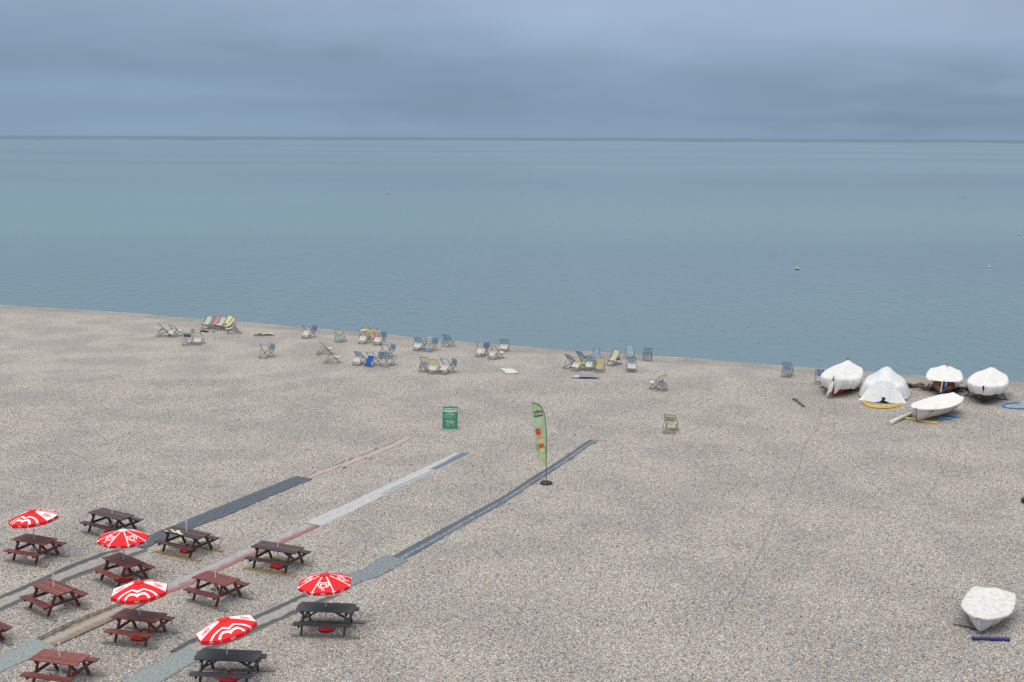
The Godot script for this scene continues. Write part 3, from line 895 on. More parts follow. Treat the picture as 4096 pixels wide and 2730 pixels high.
func build_mats() -> void:
	var what := {
		"a1": ["walkway_mat", "crumpled reddish grey mat strip at the far end of the left walkway"],
		"a2": ["walkway_mat", "dark slate mat with lengthwise seams on the left walkway"],
		"a3": ["walkway_mat", "pale mat with dark edges running off the left edge of the picture"],
		"b1": ["walkway_mat", "long pale grey mat with a dark painted far end, middle walkway"],
		"b2": ["walkway_mat", "grey mat half painted dull red between the picnic tables"],
		"b3": ["walkway_mat", "brown streaked mat under the parasol on the middle walkway"],
		"b4": ["walkway_mat", "grey green mat at the left edge, near end of the middle walkway"],
		"c1": ["walkway_mat", "long dark mat with smudged pale stripe running past the feather flag"],
		"c2": ["walkway_mat", "short streaked grey mat behind the parasol of the black table"],
		"c3": ["walkway_mat", "pale mat with broad dark edges left of the nearer black tables"],
		"c4": ["walkway_mat", "grey green mat at the bottom edge left of the nearest black table"],
	}
	var n := FastNoiseLite.new()
	n.frequency = 0.9
	n.fractal_octaves = 2
	var order := 0
	for key in MATS:
		var rows := []
		var uvs := []
		var src: Array = MATS[key]
		# finer rows for wrinkles
		var fine := []
		for i in src.size() - 1:
			for s in 6:
				var t := s / 6.0
				var q := []
				for k in 4:
					q.append(lerpf(src[i][k], src[i + 1][k], t))
				fine.append(q)
		fine.append(src[src.size() - 1])
		var cross := 10
		var lay := 0.022 + (0.010 if key in ["a2", "b1", "b4", "c2", "c4"] else 0.0)
		for i in fine.size():
			var q: Array = fine[i]
			var row := []
			var uvr := []
			var v := (i + 0.3) / (fine.size() - 0.4)
			for j in cross + 1:
				var u := float(j) / cross
				var x := lerpf(q[0], q[2], u)
				var z := lerpf(q[1], q[3], u)
				if j > 0 and j < cross:
					mark_cells(x, z)
				var h := gy(x, z) + lay
				h += 0.012 * n.get_noise_2d(x * 1.4 + order * 17.0, z * 1.4)
				if key == "a1":
					# ruckles across the cloth
					var w := v * 11.0 + u * 1.6 + n.get_noise_2d(x, z)
					h += 0.10 * pow(maxf(0.0, sin(w * 2.1)), 6.0) * (0.45 + 0.55 * n.get_noise_2d(v * 9.0, 4.0)) + 0.01
				if key in ["a3", "c3", "b3"]:
					h += 0.03 * smooth01(0.25, 0.0, u) + 0.02 * smooth01(0.8, 1.0, u)
				if j == 0:
					row.append(Vector3(x, h - 0.05, z))
					uvr.append(Vector2(0.004, v))
				row.append(Vector3(x, h, z))
				uvr.append(Vector2(clampf(u, 0.006, 0.994), v))
				if j == cross:
					row.append(Vector3(x, h - 0.05, z))
					uvr.append(Vector2(0.996, v))
			rows.append(row)
			uvs.append(uvr)
		# turned-down ends
		for e in [0, rows.size() - 1]:
			var drop := []
			for p in rows[e]:
				drop.append(Vector3(p.x, p.y - 0.04, p.z))
			if e == 0:
				rows.push_front(drop)
				uvs.push_front(uvs[0])
			else:
				rows.push_back(drop)
				uvs.push_back(uvs[uvs.size() - 1])
				break
		order += 1
		single(what[key][0], sheet(rows, uvs), mat_material(key, 40 + order), what[key][1], "mat", Vector3.ZERO, 0.0, "strips of the three walkways")

func mark_cells(x: float, z: float) -> void:
	mat_cells[Vector2i(floori(x * 8.0), floori(z * 8.0))] = true

# ---------- picnic tables and parasols ----------

func picnic_table(label: String, x: float, z: float, turn: float, len: float, wood: String, skid: String, seed: int) -> Node3D:
	var r := RandomNumberGenerator.new()
	r.seed = seed
	var t := thing("picnic_table", label, "picnic table", Vector3(x, gy(x, z), z), deg_to_rad(turn), "picnic tables on the shingle")
	var a: Material = M[wood]
	var b: Material = M[wood + "_worn"]
	var f: Material = M[wood + "_faded"]
	var black := wood == "black_wood"
	var base := 0.045                                 # the legs stand on the skids
	var boards := 5
	var wide := 0.132
	for i in boards:
		var w := (i - (boards - 1) / 2.0) * (wide + 0.011)
		var l := len - (0.0 if not black or (i > 0 and i < boards - 1) else 0.07) + r.randf_range(-0.006, 0.006)
		part(t, "top_board", bbox(Vector3(snappedf(l, 0.01), 0.038, wide), 0.006), [a, a, b, b, f][r.randi() % 5], Transform3D(Basis(), Vector3(r.randf_range(-0.004, 0.004), 0.721 + r.randf_range(-0.002, 0.002), w)))
	for s in [-1.0, 1.0]:
		for k in 2:
			var w: float = s * (0.57 + k * 0.132)
			part(t, "bench_board", bbox(Vector3(len - (0.06 if black and k == 1 else 0.0), 0.038, 0.122), 0.006), b if r.randf() < 0.4 else a, Transform3D(Basis(), Vector3(r.randf_range(-0.004, 0.004), 0.436, w)))
	var bm: Material = M[wood + "_beam"]
	var ends := len / 2.0 - 0.24
	for e in [-1.0, 1.0]:
		var lx: float = e * ends
		for s in [-1.0, 1.0]:
			beam(t, "leg", Vector3(lx, base, s * 0.56), Vector3(lx, 0.70, s * 0.23), 0.1, 0.045, bm, Vector3.RIGHT)
		beam(t, "bench_beam", Vector3(lx + e * 0.047, 0.366, -0.72), Vector3(lx + e * 0.047, 0.366, 0.72), 0.042, 0.095, bm)
		beam(t, "top_cleat", Vector3(lx + e * 0.047, 0.656, -0.33), Vector3(lx + e * 0.047, 0.656, 0.33), 0.042, 0.085, bm)
		beam(t, "brace", Vector3(e * 0.10, 0.672, 0.0), Vector3(lx - e * 0.0, 0.372, 0.0), 0.09, 0.04, bm)
	for s in [-1.0, 1.0]:
		part(t, "skid", bbox(Vector3(len + 0.32, 0.045, 0.13), 0.006), M[skid], Transform3D(Basis(Vector3.UP, r.randf_range(-0.04, 0.04)), Vector3(r.randf_range(0.0, 0.14), 0.024, s * 0.575)))
	if seed == 8:
		# lichen and droppings crusted on the near boards
		for i in 9:
			var q := lathe([[0.0, 0.004], [r.randf_range(0.03, 0.07), 0.003], [r.randf_range(0.07, 0.1), 0.0]], 9, 2.0)
			part(t, "stain", q, M.cream_post, Transform3D(Basis(Vector3.UP, r.randf() * 3.0).scaled(Vector3(1.5, 1, 0.5)), Vector3(r.randf_range(-0.75, 0.0), 0.7405, r.randf_range(0.06, 0.33))))
	return t

func parasol_base(label: String, x: float, z: float, turn: float, colour: String) -> Node3D:
	var t := thing("parasol_stand", label, "parasol stand", Vector3(x, gy(x, z), z), turn, "parasol stands under the tables")
	var m: Material = M[colour]
	part(t, "tank", lathe([[0.0, -0.01], [0.23, -0.01], [0.255, 0.02], [0.255, 0.07], [0.235, 0.105], [0.12, 0.125], [0.06, 0.13], [0.0, 0.13]], 32, 3.6), m)
	part(t, "collar", lathe([[0.045, 0.125], [0.04, 0.20], [0.034, 0.25], [0.05, 0.255], [0.05, 0.285], [0.0, 0.287]], 16), m)
	return t

func bare_pole(label: String, x: float, z: float, top: float, lean: Vector2) -> void:
	var t := thing("parasol_pole", label, "pole", Vector3(x, gy(x, z), z), 0.0, "empty lower parasol poles through the tables")
	t.rotation = Vector3(lean.y, 0, lean.x)
	part(t, "pole", tube([Vector3(0, 0.13, 0), Vector3(0, top - 0.05, 0)], 0.019, 10), M.white_pole)
	part(t, "socket", tube([Vector3(0, top - 0.06, 0), Vector3(0, top, 0)], 0.023, 10), M.white_pole)
	part(t, "thumb_screw", tube([Vector3(0.02, top - 0.03, 0), Vector3(0.055, top - 0.03, 0)], 0.008, 6), M.white_pole)

func canopy_print(kind: String) -> ImageTexture:
	# print of the whole canopy seen from above; the first gore points to +v (down in the picture)
	var size := 640
	var red := rgb8(226, 28, 32)
	var white := rgb8(236, 238, 242)
	var im := new_image(size, size, red)
	for y in size:
		for x in size:
			var p := Vector2((x + 0.5) / size * 2.0 - 1.0, (y + 0.5) / size * 2.0 - 1.0)
			var r := p.length()
			if r > 1.02:
				continue
			var on := false
			var ang := atan2(p.x, p.y)                      # 0 towards the first gore
			if kind == "hearts":
				var un := wrapf(ang, -PI / 2.0, PI / 2.0)      # two alike halves
				if absf(un) > deg_to_rad(67.5):
					var rel := wrapf(ang - PI / 2.0, -PI / 2.0, PI / 2.0)
					var q := Vector2(r * sin(rel), r * cos(rel))
					on = r > 0.17 and q.y < 0.905 - 0.06 * (1.0 - pow(q.x / 0.36, 2.0)) * 0.0
					var hx := q.x / 0.145
					var hy := -(q.y - 0.66) / 0.145
					if on and in_heart(hx, hy) and not heart_mark(hx * 1.2, hy * 1.2):
						on = false
				else:
					var q := Vector2(r * sin(un), r * cos(un))
					var ax := absf(q.x)
					# the tops of two nested hearts, cut by the rim
					var d1 := Vector2(ax - 0.27, q.y - 0.86).length()
					var d2 := Vector2(ax - 0.165, q.y - 0.86).length()
					if q.y < 0.86:
						on = (d1 < 0.465 and d1 > 0.385) or (d2 < 0.27 and d2 > 0.175)
					on = on and r < 0.95
			else:
				var un := wrapf(ang, -PI / 8.0, PI / 8.0)
				var q := Vector2(r * sin(un), r * cos(un))
				var seam := absf(absf(un) - PI / 8.0) * r
				on = (seam < 0.021 and r > 0.2) or r > 0.955
				if not on:
					on = int(roundf(ang / (PI / 4.0))) % 2 == 0 and heart_mark(q.x / 0.185, -(q.y - 0.62) / 0.17)
			if on:
				im.set_pixel(x, y, white)
	if kind == "logos":
		for g in [0, 2, 4, 6]:
			var word := Image.create(64, 64, false, Image.FORMAT_RGBA8)
			word.fill(red)
			draw_text(word, "WALL'S", Vector2(32, 32), 9.5, white, 800)
			var a: float = g * PI / 4.0
			for y in range(22, 43):
				for x in range(2, 62):
					var c := word.get_pixel(x, y)
					if c.g > 0.3:
						var q := Vector2((x - 32) / 320.0, 0.83 + (y - 32) / 320.0).rotated(-a)
						im.set_pixel(clampi(int((q.x + 1.0) * 0.5 * size), 0, size - 1), clampi(int((q.y + 1.0) * 0.5 * size), 0, size - 1), white)
	return tex(im)

func valance_print(kind: String) -> ImageTexture:
	var w := 160
	var h := 40
	var white := rgb8(236, 238, 242)
	var im := new_image(w, h, rgb8(214, 22, 28))
	for y in h:
		for x in w:
			if heart_mark((x - 80) / 15.0, -(y - 19) / 12.0):
				im.set_pixel(x, y, white)
			if kind == "logos" and (y > 34 or x < 4 or x > 155):
				im.set_pixel(x, y, white)
	return tex(im)

const DROP := 0.285

func parasol(label: String, x: float, z: float, pole_lean: Vector2, tilt: Vector2, gore: float, kind: String, cap_white: bool) -> void:
	# tilt: roll and pitch of the canopy in radians; gore: direction of its first gore from the viewer's side, degrees
	var t := thing("parasol", label, "parasol", Vector3(x, gy(x, z), z), 0.0, "red and white parasols")
	t.rotation = Vector3(pole_lean.y, 0, pole_lean.x)
	var hub := 1.81
	part(t, "pole", tube([Vector3(0, 0.13, 0), Vector3(0, hub - 0.03, 0)], 0.018, 10), M.white_pole)
	var top := Transform3D(Basis(Vector3.BACK, tilt.x) * Basis(Vector3.RIGHT, tilt.y) * Basis(Vector3.UP, deg_to_rad(gore)), Vector3(0, hub, 0))
	var cm: Material = M["canopy_" + kind]
	var vm: Material = M["valance_" + kind]
	var rad := 0.86
	for g in 8:
		var rows := []
		var uvs := []
		var a0 := (g - 0.5) * PI / 4.0
		var a1 := (g + 0.5) * PI / 4.0
		for i in 9:
			var f := 0.02 + 0.98 * i / 8.0
			var row := []
			var uvr := []
			for j in 7:
				var s := j / 6.0
				var e0 := Vector3(sin(a0), 0, cos(a0))
				var e1 := Vector3(sin(a1), 0, cos(a1))
				var d := e0.lerp(e1, s)
				var sag := 0.016 * sin(PI * s) * sin(PI * f * 0.8)
				row.append(Vector3(d.x * f * rad, -DROP * pow(f, 1.3) - sag, d.z * f * rad))
				uvr.append(Vector2(0.5 + d.x * f * 0.5, 0.5 + d.z * f * 0.5))
			rows.append(row)
			uvs.append(uvr)
		var panel := part(t, "canopy_panel", sheet(rows, uvs), cm, top)
		var vr := []
		for i in 4:
			var row := []
			for j in 7:
				var s := lerpf(0.015, 0.985, j / 6.0)
				var d := Vector3(sin(a0), 0, cos(a0)).lerp(Vector3(sin(a1), 0, cos(a1)), s)
				var drop := 0.12 * i / 3.0 * (1.0 - 0.12 * pow(absf(s - 0.5) * 2.0, 4.0))
				var flare := 0.012 * sin(s * 7.0 + g * 2.0) * i / 3.0
				row.append(Vector3(d.x * (rad + flare), -DROP - drop, d.z * (rad + flare)))
			vr.append(row)
		part(panel, "valance", sheet(vr), vm)
		var cr := Vector3(sin(a0), 0, cos(a0))
		part(t, "rib", tube([Vector3(0, -0.06, 0), Vector3(cr.x * rad * 0.5, -DROP * 0.42 - 0.012, cr.z * rad * 0.5), Vector3(cr.x * rad, -DROP - 0.006, cr.z * rad)], 0.005, 6), M.white_pole, top)
	var cap_rows := [[0.0, 0.022], [0.06, 0.016], [0.13, -0.004], [0.165, -0.024]]
	part(t, "cap", lathe(cap_rows, 8), M.white_pole if cap_white else M.cap_red, top)
	part(t, "finial", lathe([[0.0, 0.085], [0.014, 0.08], [0.017, 0.06], [0.012, 0.045], [0.02, 0.03], [0.02, 0.012]], 10), M.white_plastic, top)

func build_tables() -> void:
	M.cap_red = plain(rgb8(220, 26, 30), 0.8)
	for k in ["hearts", "logos"]:
		M["canopy_" + k] = plain(Color.WHITE, 0.8)
		M["canopy_" + k].albedo_texture = canopy_print(k)
		M["canopy_" + k].backlight_enabled = true
		M["canopy_" + k].backlight = Color(0.25, 0.25, 0.25)
		M["valance_" + k] = plain(Color.WHITE, 0.8)
		M["valance_" + k].albedo_texture = valance_print(k)
	# label, x, z, turn, length, timber, skids, base colour, parasol kind ("" = bare pole), pole lean, canopy tilt, gore
	var list := [
		["red brown picnic table under the leftmost parasol", -17.08, -40.24, -22.0, 1.5, "red_wood", "grey_timber", "white_plastic", "hearts", Vector2(0.01, 0.0), Vector2(0.07, 0.0), -13.0],
		["dark brown picnic table farthest from the camera", -15.32, -43.16, -30.0, 1.8, "dark_wood", "grey_timber", "red_plastic", "", Vector2(-0.05, 0.0), Vector2.ZERO, 0.0],
		["red brown picnic table under the red parasol with white seams at the left", -13.24, -38.19, -39.5, 1.5, "red_wood", "grey_timber", "red_plastic", "logos", Vector2(-0.03, 0.0), Vector2(0.0, 0.0), 52.0],
		["bare red brown picnic table beside the pale mat with dark edges", -14.67, -35.74, -37.0, 1.5, "red_wood", "grey_timber", "white_plastic", "", Vector2(-0.01, 0.0), Vector2.ZERO, 0.0],
		["red brown picnic table under the middle parasol with big heart arcs", -11.21, -33.48, -15.0, 1.5, "red_wood", "grey_timber", "red_plastic", "hearts", Vector2(-0.02, 0.0), Vector2(0.05, 0.0), 12.0],
		["red brown picnic table at the bottom edge with a bare white pole", -12.52, -30.60, -14.5, 1.5, "red_wood", "grey_timber", "white_plastic", "", Vector2(0.0, 0.0), Vector2.ZERO, 0.0],
		["red brown picnic table cut off by the left edge of the picture", -15.98, -33.05, -37.0, 1.5, "red_wood", "grey_timber", "white_plastic", "none", Vector2.ZERO, Vector2.ZERO, 0.0],
		["dark brown picnic table with pale crusty stains on its top", -11.86, -41.07, -29.5, 1.8, "dark_wood", "pale_timber", "red_plastic", "", Vector2(0.0, 0.0), Vector2.ZERO, 0.0],
		["dark brown picnic table on yellowish skids nearest the middle of the beach", -8.23, -39.53, -23.0, 1.8, "dark_wood", "pale_timber", "red_plastic", "", Vector2(-0.01, 0.0), Vector2.ZERO, 0.0],
		["bare red brown picnic table beside the dull red painted mat", -9.65, -36.53, -31.0, 1.5, "red_wood", "grey_timber", "white_plastic", "", Vector2(0.025, 0.0), Vector2.ZERO, 0.0],
		["black picnic table farther to the right under the red parasol with white seams", -5.68, -34.19, -4.5, 1.8, "black_wood", "grey_timber", "red_plastic", "logos", Vector2(0.015, 0.0), Vector2(0.0, 0.0), 4.5],
		["black picnic table at the bottom edge under the tilted parasol", -7.87, -30.76, -5.0, 1.8, "black_wood", "grey_timber", "red_plastic", "hearts", Vector2(0.05, 0.0), Vector2(0.14, 0.0), 27.0],
	]
	var para_labels := {0: "leftmost parasol, red with white heart arcs, tilted to the left", 2: "red parasol with white seams and white cap at the left", 4: "middle parasol, red with big white heart arcs, held nearly level", 10: "rightmost parasol, red with white seams and a red cap", 11: "parasol nearest the bottom edge, red with heart arcs, tilted over the black table"}
	var base_where := ["under the leftmost parasol", "of the farthest dark table", "below the red parasol with white cap", "of the bare table beside the dark edged mat", "below the middle parasol", "of the bare pole table at the bottom edge", "", "of the dark table with pale stains", "of the dark table nearest the middle of the beach", "of the bare table beside the dull red mat", "below the rightmost parasol", "below the parasol at the bottom edge"]
	for i in list.size():
		var d: Array = list[i]
		picnic_table(d[0], d[1], d[2], d[3], d[4], d[5], d[6], i + 1)
		if d[8] == "none":
			continue
		parasol_base("%s plastic parasol stand %s" % ["red" if d[7] == "red_plastic" else "white", base_where[i]], d[1], d[2], deg_to_rad(d[3]), d[7])
		if d[8] == "":
			bare_pole("bare white parasol pole %s" % base_where[i], d[1], d[2], 1.16, d[9])
		else:
			parasol(para_labels[i], d[1], d[2], d[9], d[10], d[11], d[8], i == 2)

# ---------- deck chairs ----------

func bezier(a: Vector3, c1: Vector3, c2: Vector3, b: Vector3, t: float) -> Vector3:
	return a.bezier_interpolate(c1, c2, b, t)

func cloth_between(half: float, a: Vector3, c1: Vector3, c2: Vector3, b: Vector3, rows_n := 12, sway := 0.0, seed := 0.0) -> ArrayMesh:
	var rows := []
	for i in rows_n + 1:
		var t := i / float(rows_n)
		var p := bezier(a, c1, c2, b, t)
		var row := []
		for j in 7:
			var s := j / 6.0 * 2.0 - 1.0
			var belly := 0.03 * (1.0 - s * s) * sin(PI * t)
			row.append(Vector3(s * half * (1.0 - 0.06 * sin(PI * t)) + sway * sin(PI * t), p.y - belly, p.z + 0.015 * sin(s * 3.0 + seed) * sin(PI * t)))
		rows.append(row)
	return sheet(rows)

func deck_chair(d: Array, seed: int) -> void:
	var r := RandomNumberGenerator.new()
	r.seed = 500 + seed
	var x: float = d[0]
	var z: float = d[1]
	var t := thing("deck_chair", d[6], "deck chair", Vector3(x, gy(x, z) - 0.005, z), deg_to_rad(-d[2]), "deck chairs on the beach")
	t.rotation.z = r.randf_range(-0.03, 0.03)
	var wood: Material = M.chair_wood if seed % 3 else M.chair_wood_grey
	var top := Vector3(0, 0.97 + r.randf_range(-0.03, 0.03), 0.42)
	var foot := Vector3(0, 0.02, -0.42)
	var front := Vector3(0, 0.44, -0.55)
	var rear := Vector3(0, 0.02, 0.64)
	var hinge := foot.lerp(top, 0.64)
	var notch := front.lerp(rear, 0.90)
	for s in [-1.0, 1.0]:
		var w1 := Vector3(s * 0.29, 0, 0)
		var w2 := Vector3(s * 0.245, 0, 0)
		var w3 := Vector3(s * 0.33, 0, 0)
		beam(t, "back_rail", foot + w1, top + w1, 0.024, 0.044, wood, Vector3.BACK)
		beam(t, "seat_rail", front + w2, rear + w2, 0.024, 0.044, wood)
		beam(t, "prop", hinge + w3, notch + w3, 0.02, 0.036, wood, Vector3.BACK)
	var bars := [["head_bar", top - Vector3(0, 0.012, 0.01), 0.29], ["foot_bar", foot + Vector3(0, 0.015, 0.012), 0.29], ["front_bar", front + Vector3(0, -0.005, 0.015), 0.245], ["rear_bar", rear + Vector3(0, 0.012, -0.012), 0.245], ["prop_bar", notch + Vector3(0, 0.012, 0), 0.33]]
	for b in bars:
		part(t, b[0], tube([b[1] + Vector3(-b[2], 0, 0), b[1] + Vector3(b[2], 0, 0)], 0.015, 7), wood)
	var ta := top + Vector3(0, 0.008, 0.0)
	var tb := front + Vector3(0, 0.012, 0.0)
	var canvas: ArrayMesh
	if d[4] == 0:
		canvas = cloth_between(0.225, ta, Vector3(0, 0.66, 0.20), Vector3(0, 0.26, -0.06), tb, 12, 0.0, seed)
	else:
		canvas = cloth_between(0.225, ta, Vector3(0, 1.08, -0.05), Vector3(0, 0.95, -0.80), tb + Vector3(0, 0.0, -0.05), 14, r.randf_range(0.08, 0.2), seed)
	part(t, "canvas", canvas, M[d[3]])
	if d[5] != "":
		var a := hinge + Vector3(0, -0.06, 0.05)
		var b := notch + Vector3(0, 0.2, -0.02)
		if d[5] in ["green_band", "blue_band"]:
			a = foot.lerp(top, 0.86) + Vector3(0, 0, 0.03)
			b = foot.lerp(top, 0.60) + Vector3(0, 0, 0.06)
		elif d[5] == "blue":
			a = hinge + Vector3(0, 0.06, 0.06)
			b = notch + Vector3(0, 0.02, 0.05)
		part(t, "back_cloth", cloth_between(0.27, a, a.lerp(b, 0.35) + Vector3(0, 0, 0.10), a.lerp(b, 0.75) + Vector3(0, -0.06, 0.12), b, 8, 0.0, seed), M[d[5]])

func build_chairs() -> void:
	for i in CHAIRS.size():
		deck_chair(CHAIRS[i], i)
	# a chair folded flat, and cloths on the shingle
	var p := Vector3(-18.99, gy(-18.99, -88.42), -88.42)
	var f := thing("folded_deck_chair", "pale yellow deck chair folded flat on the shingle near the water", "deck chair", p, 0.15)
	for s in [-1.0, 1.0]:
		beam(f, "back_rail", Vector3(-0.75, 0.05, s * 0.29), Vector3(0.55, 0.06, s * 0.29), 0.026, 0.05, M.chair_wood)
		beam(f, "seat_rail", Vector3(-0.45, 0.10, s * 0.245), Vector3(0.75, 0.11, s * 0.245), 0.026, 0.05, M.chair_wood)
	part(f, "canvas", sheet([[Vector3(-0.1, 0.13, -0.22), Vector3(-0.1, 0.15, 0.0), Vector3(-0.1, 0.13, 0.22)], [Vector3(0.3, 0.17, -0.24), Vector3(0.3, 0.15, 0.0), Vector3(0.3, 0.18, 0.2)], [Vector3(0.8, 0.13, -0.22), Vector3(0.8, 0.15, 0.0), Vector3(0.8, 0.12, 0.22)]]), M.yellow_white)
	for s in [-1.0, 1.0]:
		beam(f, "cross_bar", Vector3(s * 0.55, 0.09, -0.3), Vector3(s * 0.55, 0.09, 0.3), 0.03, 0.03, M.chair_wood)
	# white sheet lying on the stones
	var rows := []
	var n := FastNoiseLite.new()
	n.frequency = 1.6
	var q := [Vector2(-0.86, -75.72), Vector2(0.05, -75.66), Vector2(0.47, -74.15), Vector2(-0.36, -74.0)]
	for i in 13:
		var row := []
		for j in 13:
			var u := j / 12.0
			var v := i / 12.0
			var g: Vector2 = q[0].lerp(q[1], u).lerp(q[3].lerp(q[2], u), v)
			g += Vector2(n.get_noise_2d(v * 3.0, 1.0), n.get_noise_2d(u * 3.0, 5.0)) * 0.18
			row.append(Vector3(g.x, gy(g.x, g.y) + 0.03 + 0.05 * absf(n.get_noise_2d(g.x * 3.0, g.y * 3.0)), g.y))
		rows.append(row)
	single("sheet", sheet(rows), M.white_cloth, "crumpled white sheet lying on the shingle below the deck chairs", "cloth")
	# folded parasol on the ground
	var c := thing("folded_parasol", "blue and white striped folded parasol lying on the shingle", "parasol", Vector3(4.66, gy(4.66, -72.66), -72.66), -0.03)
	var roll := []
	for s in [[-0.45, 0.08], [-0.3, 0.115], [0.2, 0.12], [0.6, 0.085], [0.83, 0.05], [0.85, 0.01]]:
		var ring := []
		for k in 15:
			var a := -TAU * k / 14.0
			var rr: float = s[1] * (1.0 + 0.10 * sin(k * 2.7))
			ring.append(Vector3(s[0], s[1] * 0.75 + sin(a) * rr * 0.75, 0.03 * s[0] + cos(a) * rr))
		roll.append(ring)
	part(c, "canopy", sheet(roll), M.blue_folded)
	part(c, "cover", tube([Vector3(-0.83, 0.09, -0.03), Vector3(-0.6, 0.11, 0.0), Vector3(-0.42, 0.11, 0)], [0.05, 0.11, 0.09], 10), M.white_cloth)
	part(c, "pole", tube([Vector3(-0.9, 0.07, 0.03), Vector3(0.7, 0.08, 0.04)], 0.02, 8), M.drift)
	# bags and litter between the left chairs
	var bags := [[-24.07, -90.06, 0.2, "left one of two black bags between the left chairs"], [-23.71, -89.81, -0.2, "right one of two black bags between the left chairs"]]
	for b in bags:
		single("bag", tube([Vector3(-0.2, 0.04, 0), Vector3(-0.14, 0.055, 0.01), Vector3(0.02, 0.06, 0), Vector3(0.15, 0.055, -0.01), Vector3(0.21, 0.04, 0)], [0.02, 0.06, 0.065, 0.06, 0.02], 9), M.black_paint, b[3], "bag", Vector3(b[0], gy(b[0], b[1]), b[1]), b[2], "bags on the shingle")
	var bits := [[-24.98, -90.60, "blue", "small blue cloth lying farthest back between the left chairs"], [-24.71, -89.62, "green", "small green cloth beside the blue banded deck chair"], [-23.19, -89.92, "fender", "small pale blue cloth right of the black bags"]]
	for b in bits:
		var rr := []
		for i in 5:
			var row := []
			for j in 5:
				row.append(Vector3((j - 2) * 0.065, 0.03 + 0.05 * absf(sin(i * 1.7 + j * 2.3)), (i - 2) * 0.07))
			rr.append(row)
		single("small_cloth", sheet(rr), M[b[2]], b[3], "cloth", Vector3(b[0], gy(b[0], b[1]), b[1]), 0.3, "cloths between the left chairs")

# ---------- boats ----------
# local frame: the bow stands at the origin and points to +z, the stern lies at -length

func half_beam(o: Dictionary, t: float) -> float:
	# t: 0 at the stern, 1 at the bow
	var b: float = o.beam / 2.0
	if t < 0.42:
		return b * lerpf(o.stern, 1.0, pow(sin(t / 0.42 * PI / 2.0), 0.8))
	return b * pow(maxf(0.0, 1.0 - pow((t - 0.42) / 0.58, o.get("fine", 2.4))), 0.62)

func sheer(o: Dictionary, t: float) -> float:
	return o.lift + o.depth + o.get("rise", 0.22) * pow(maxf(0.0, t - 0.45) / 0.55, 2.0) + o.get("rise_aft", 0.08) * pow(maxf(0.0, 0.45 - t) / 0.45, 2.0)

func keel_y(o: Dictionary, t: float) -> float:
	return o.lift + 0.10 * o.depth * pow(maxf(0.0, 0.3 - t) / 0.3, 2.0) + 0.30 * o.depth * pow(maxf(0.0, t - 0.9) / 0.1, 2.0)

func hull_point(o: Dictionary, t: float, s: float, side: float) -> Vector3:
	# s: 0 at the keel, 1 at the gunwale
	var b := half_beam(o, t)
	var k := keel_y(o, t)
	var g := sheer(o, t)
	var vee := lerpf(0.42, 0.72, smooth01(0.55, 1.0, t))
	var z: float = -o.length * (1.0 - t) + 0.16 * smooth01(0.85, 1.0, t) * s
	return Vector3(side * (b * pow(s, vee) + 0.012), lerpf(k, g, pow(s, 1.25)), z)

func hull(root: Node3D, o: Dictionary, strakes: int, mats: Array) -> void:
	# mats: [topside, bottom, share of the strakes that is bottom]
	for side in [-1.0, 1.0]:
		for i in strakes:
			var rows := []
			var s0 := float(i) / strakes
			var s1 := float(i + 1) / strakes
			for k in 25:
				var t := k / 24.0
				var row := []
				for j in 4:
					var s := lerpf(s0, s1, j / 3.0)
					var p := hull_point(o, t, s, side)
					# each plank stands proud at its lower edge, over the one below
					p.x += side * (0.012 * (1.0 - j / 3.0) if strakes > 2 else 0.0)
					row.append(p)
				if strakes > 2:
					row.push_front(row[0] - Vector3(side * 0.014, 0, 0))
				rows.append(row)
			part(root, "plank" if strakes > 2 else "hull_side", sheet(rows), mats[1] if s1 <= mats[2] + 0.001 else mats[0])
	# transom
	var tr := []
	for i in 8:
		var s := i / 7.0
		tr.append([hull_point(o, 0.0, s, -1.0), Vector3(0, hull_point(o, 0.0, s, 1.0).y, -o.length), hull_point(o, 0.0, s, 1.0)])
	part(root, "transom", sheet(tr), mats[0])
	# stem and keel
	var pts := []
	for i in 12:
		var t := i / 11.0
		pts.append(Vector3(0, keel_y(o, t) - 0.02, -o.length * (1.0 - t)))
	for i in 5:
		var s := (i + 1) / 5.0
		pts.append(Vector3(0, lerpf(keel_y(o, 1.0), sheer(o, 1.0) + 0.03, pow(s, 1.25)), 0.02 + 0.16 * s))
	part(root, "keel", tube(pts, 0.035, 6), mats[3])

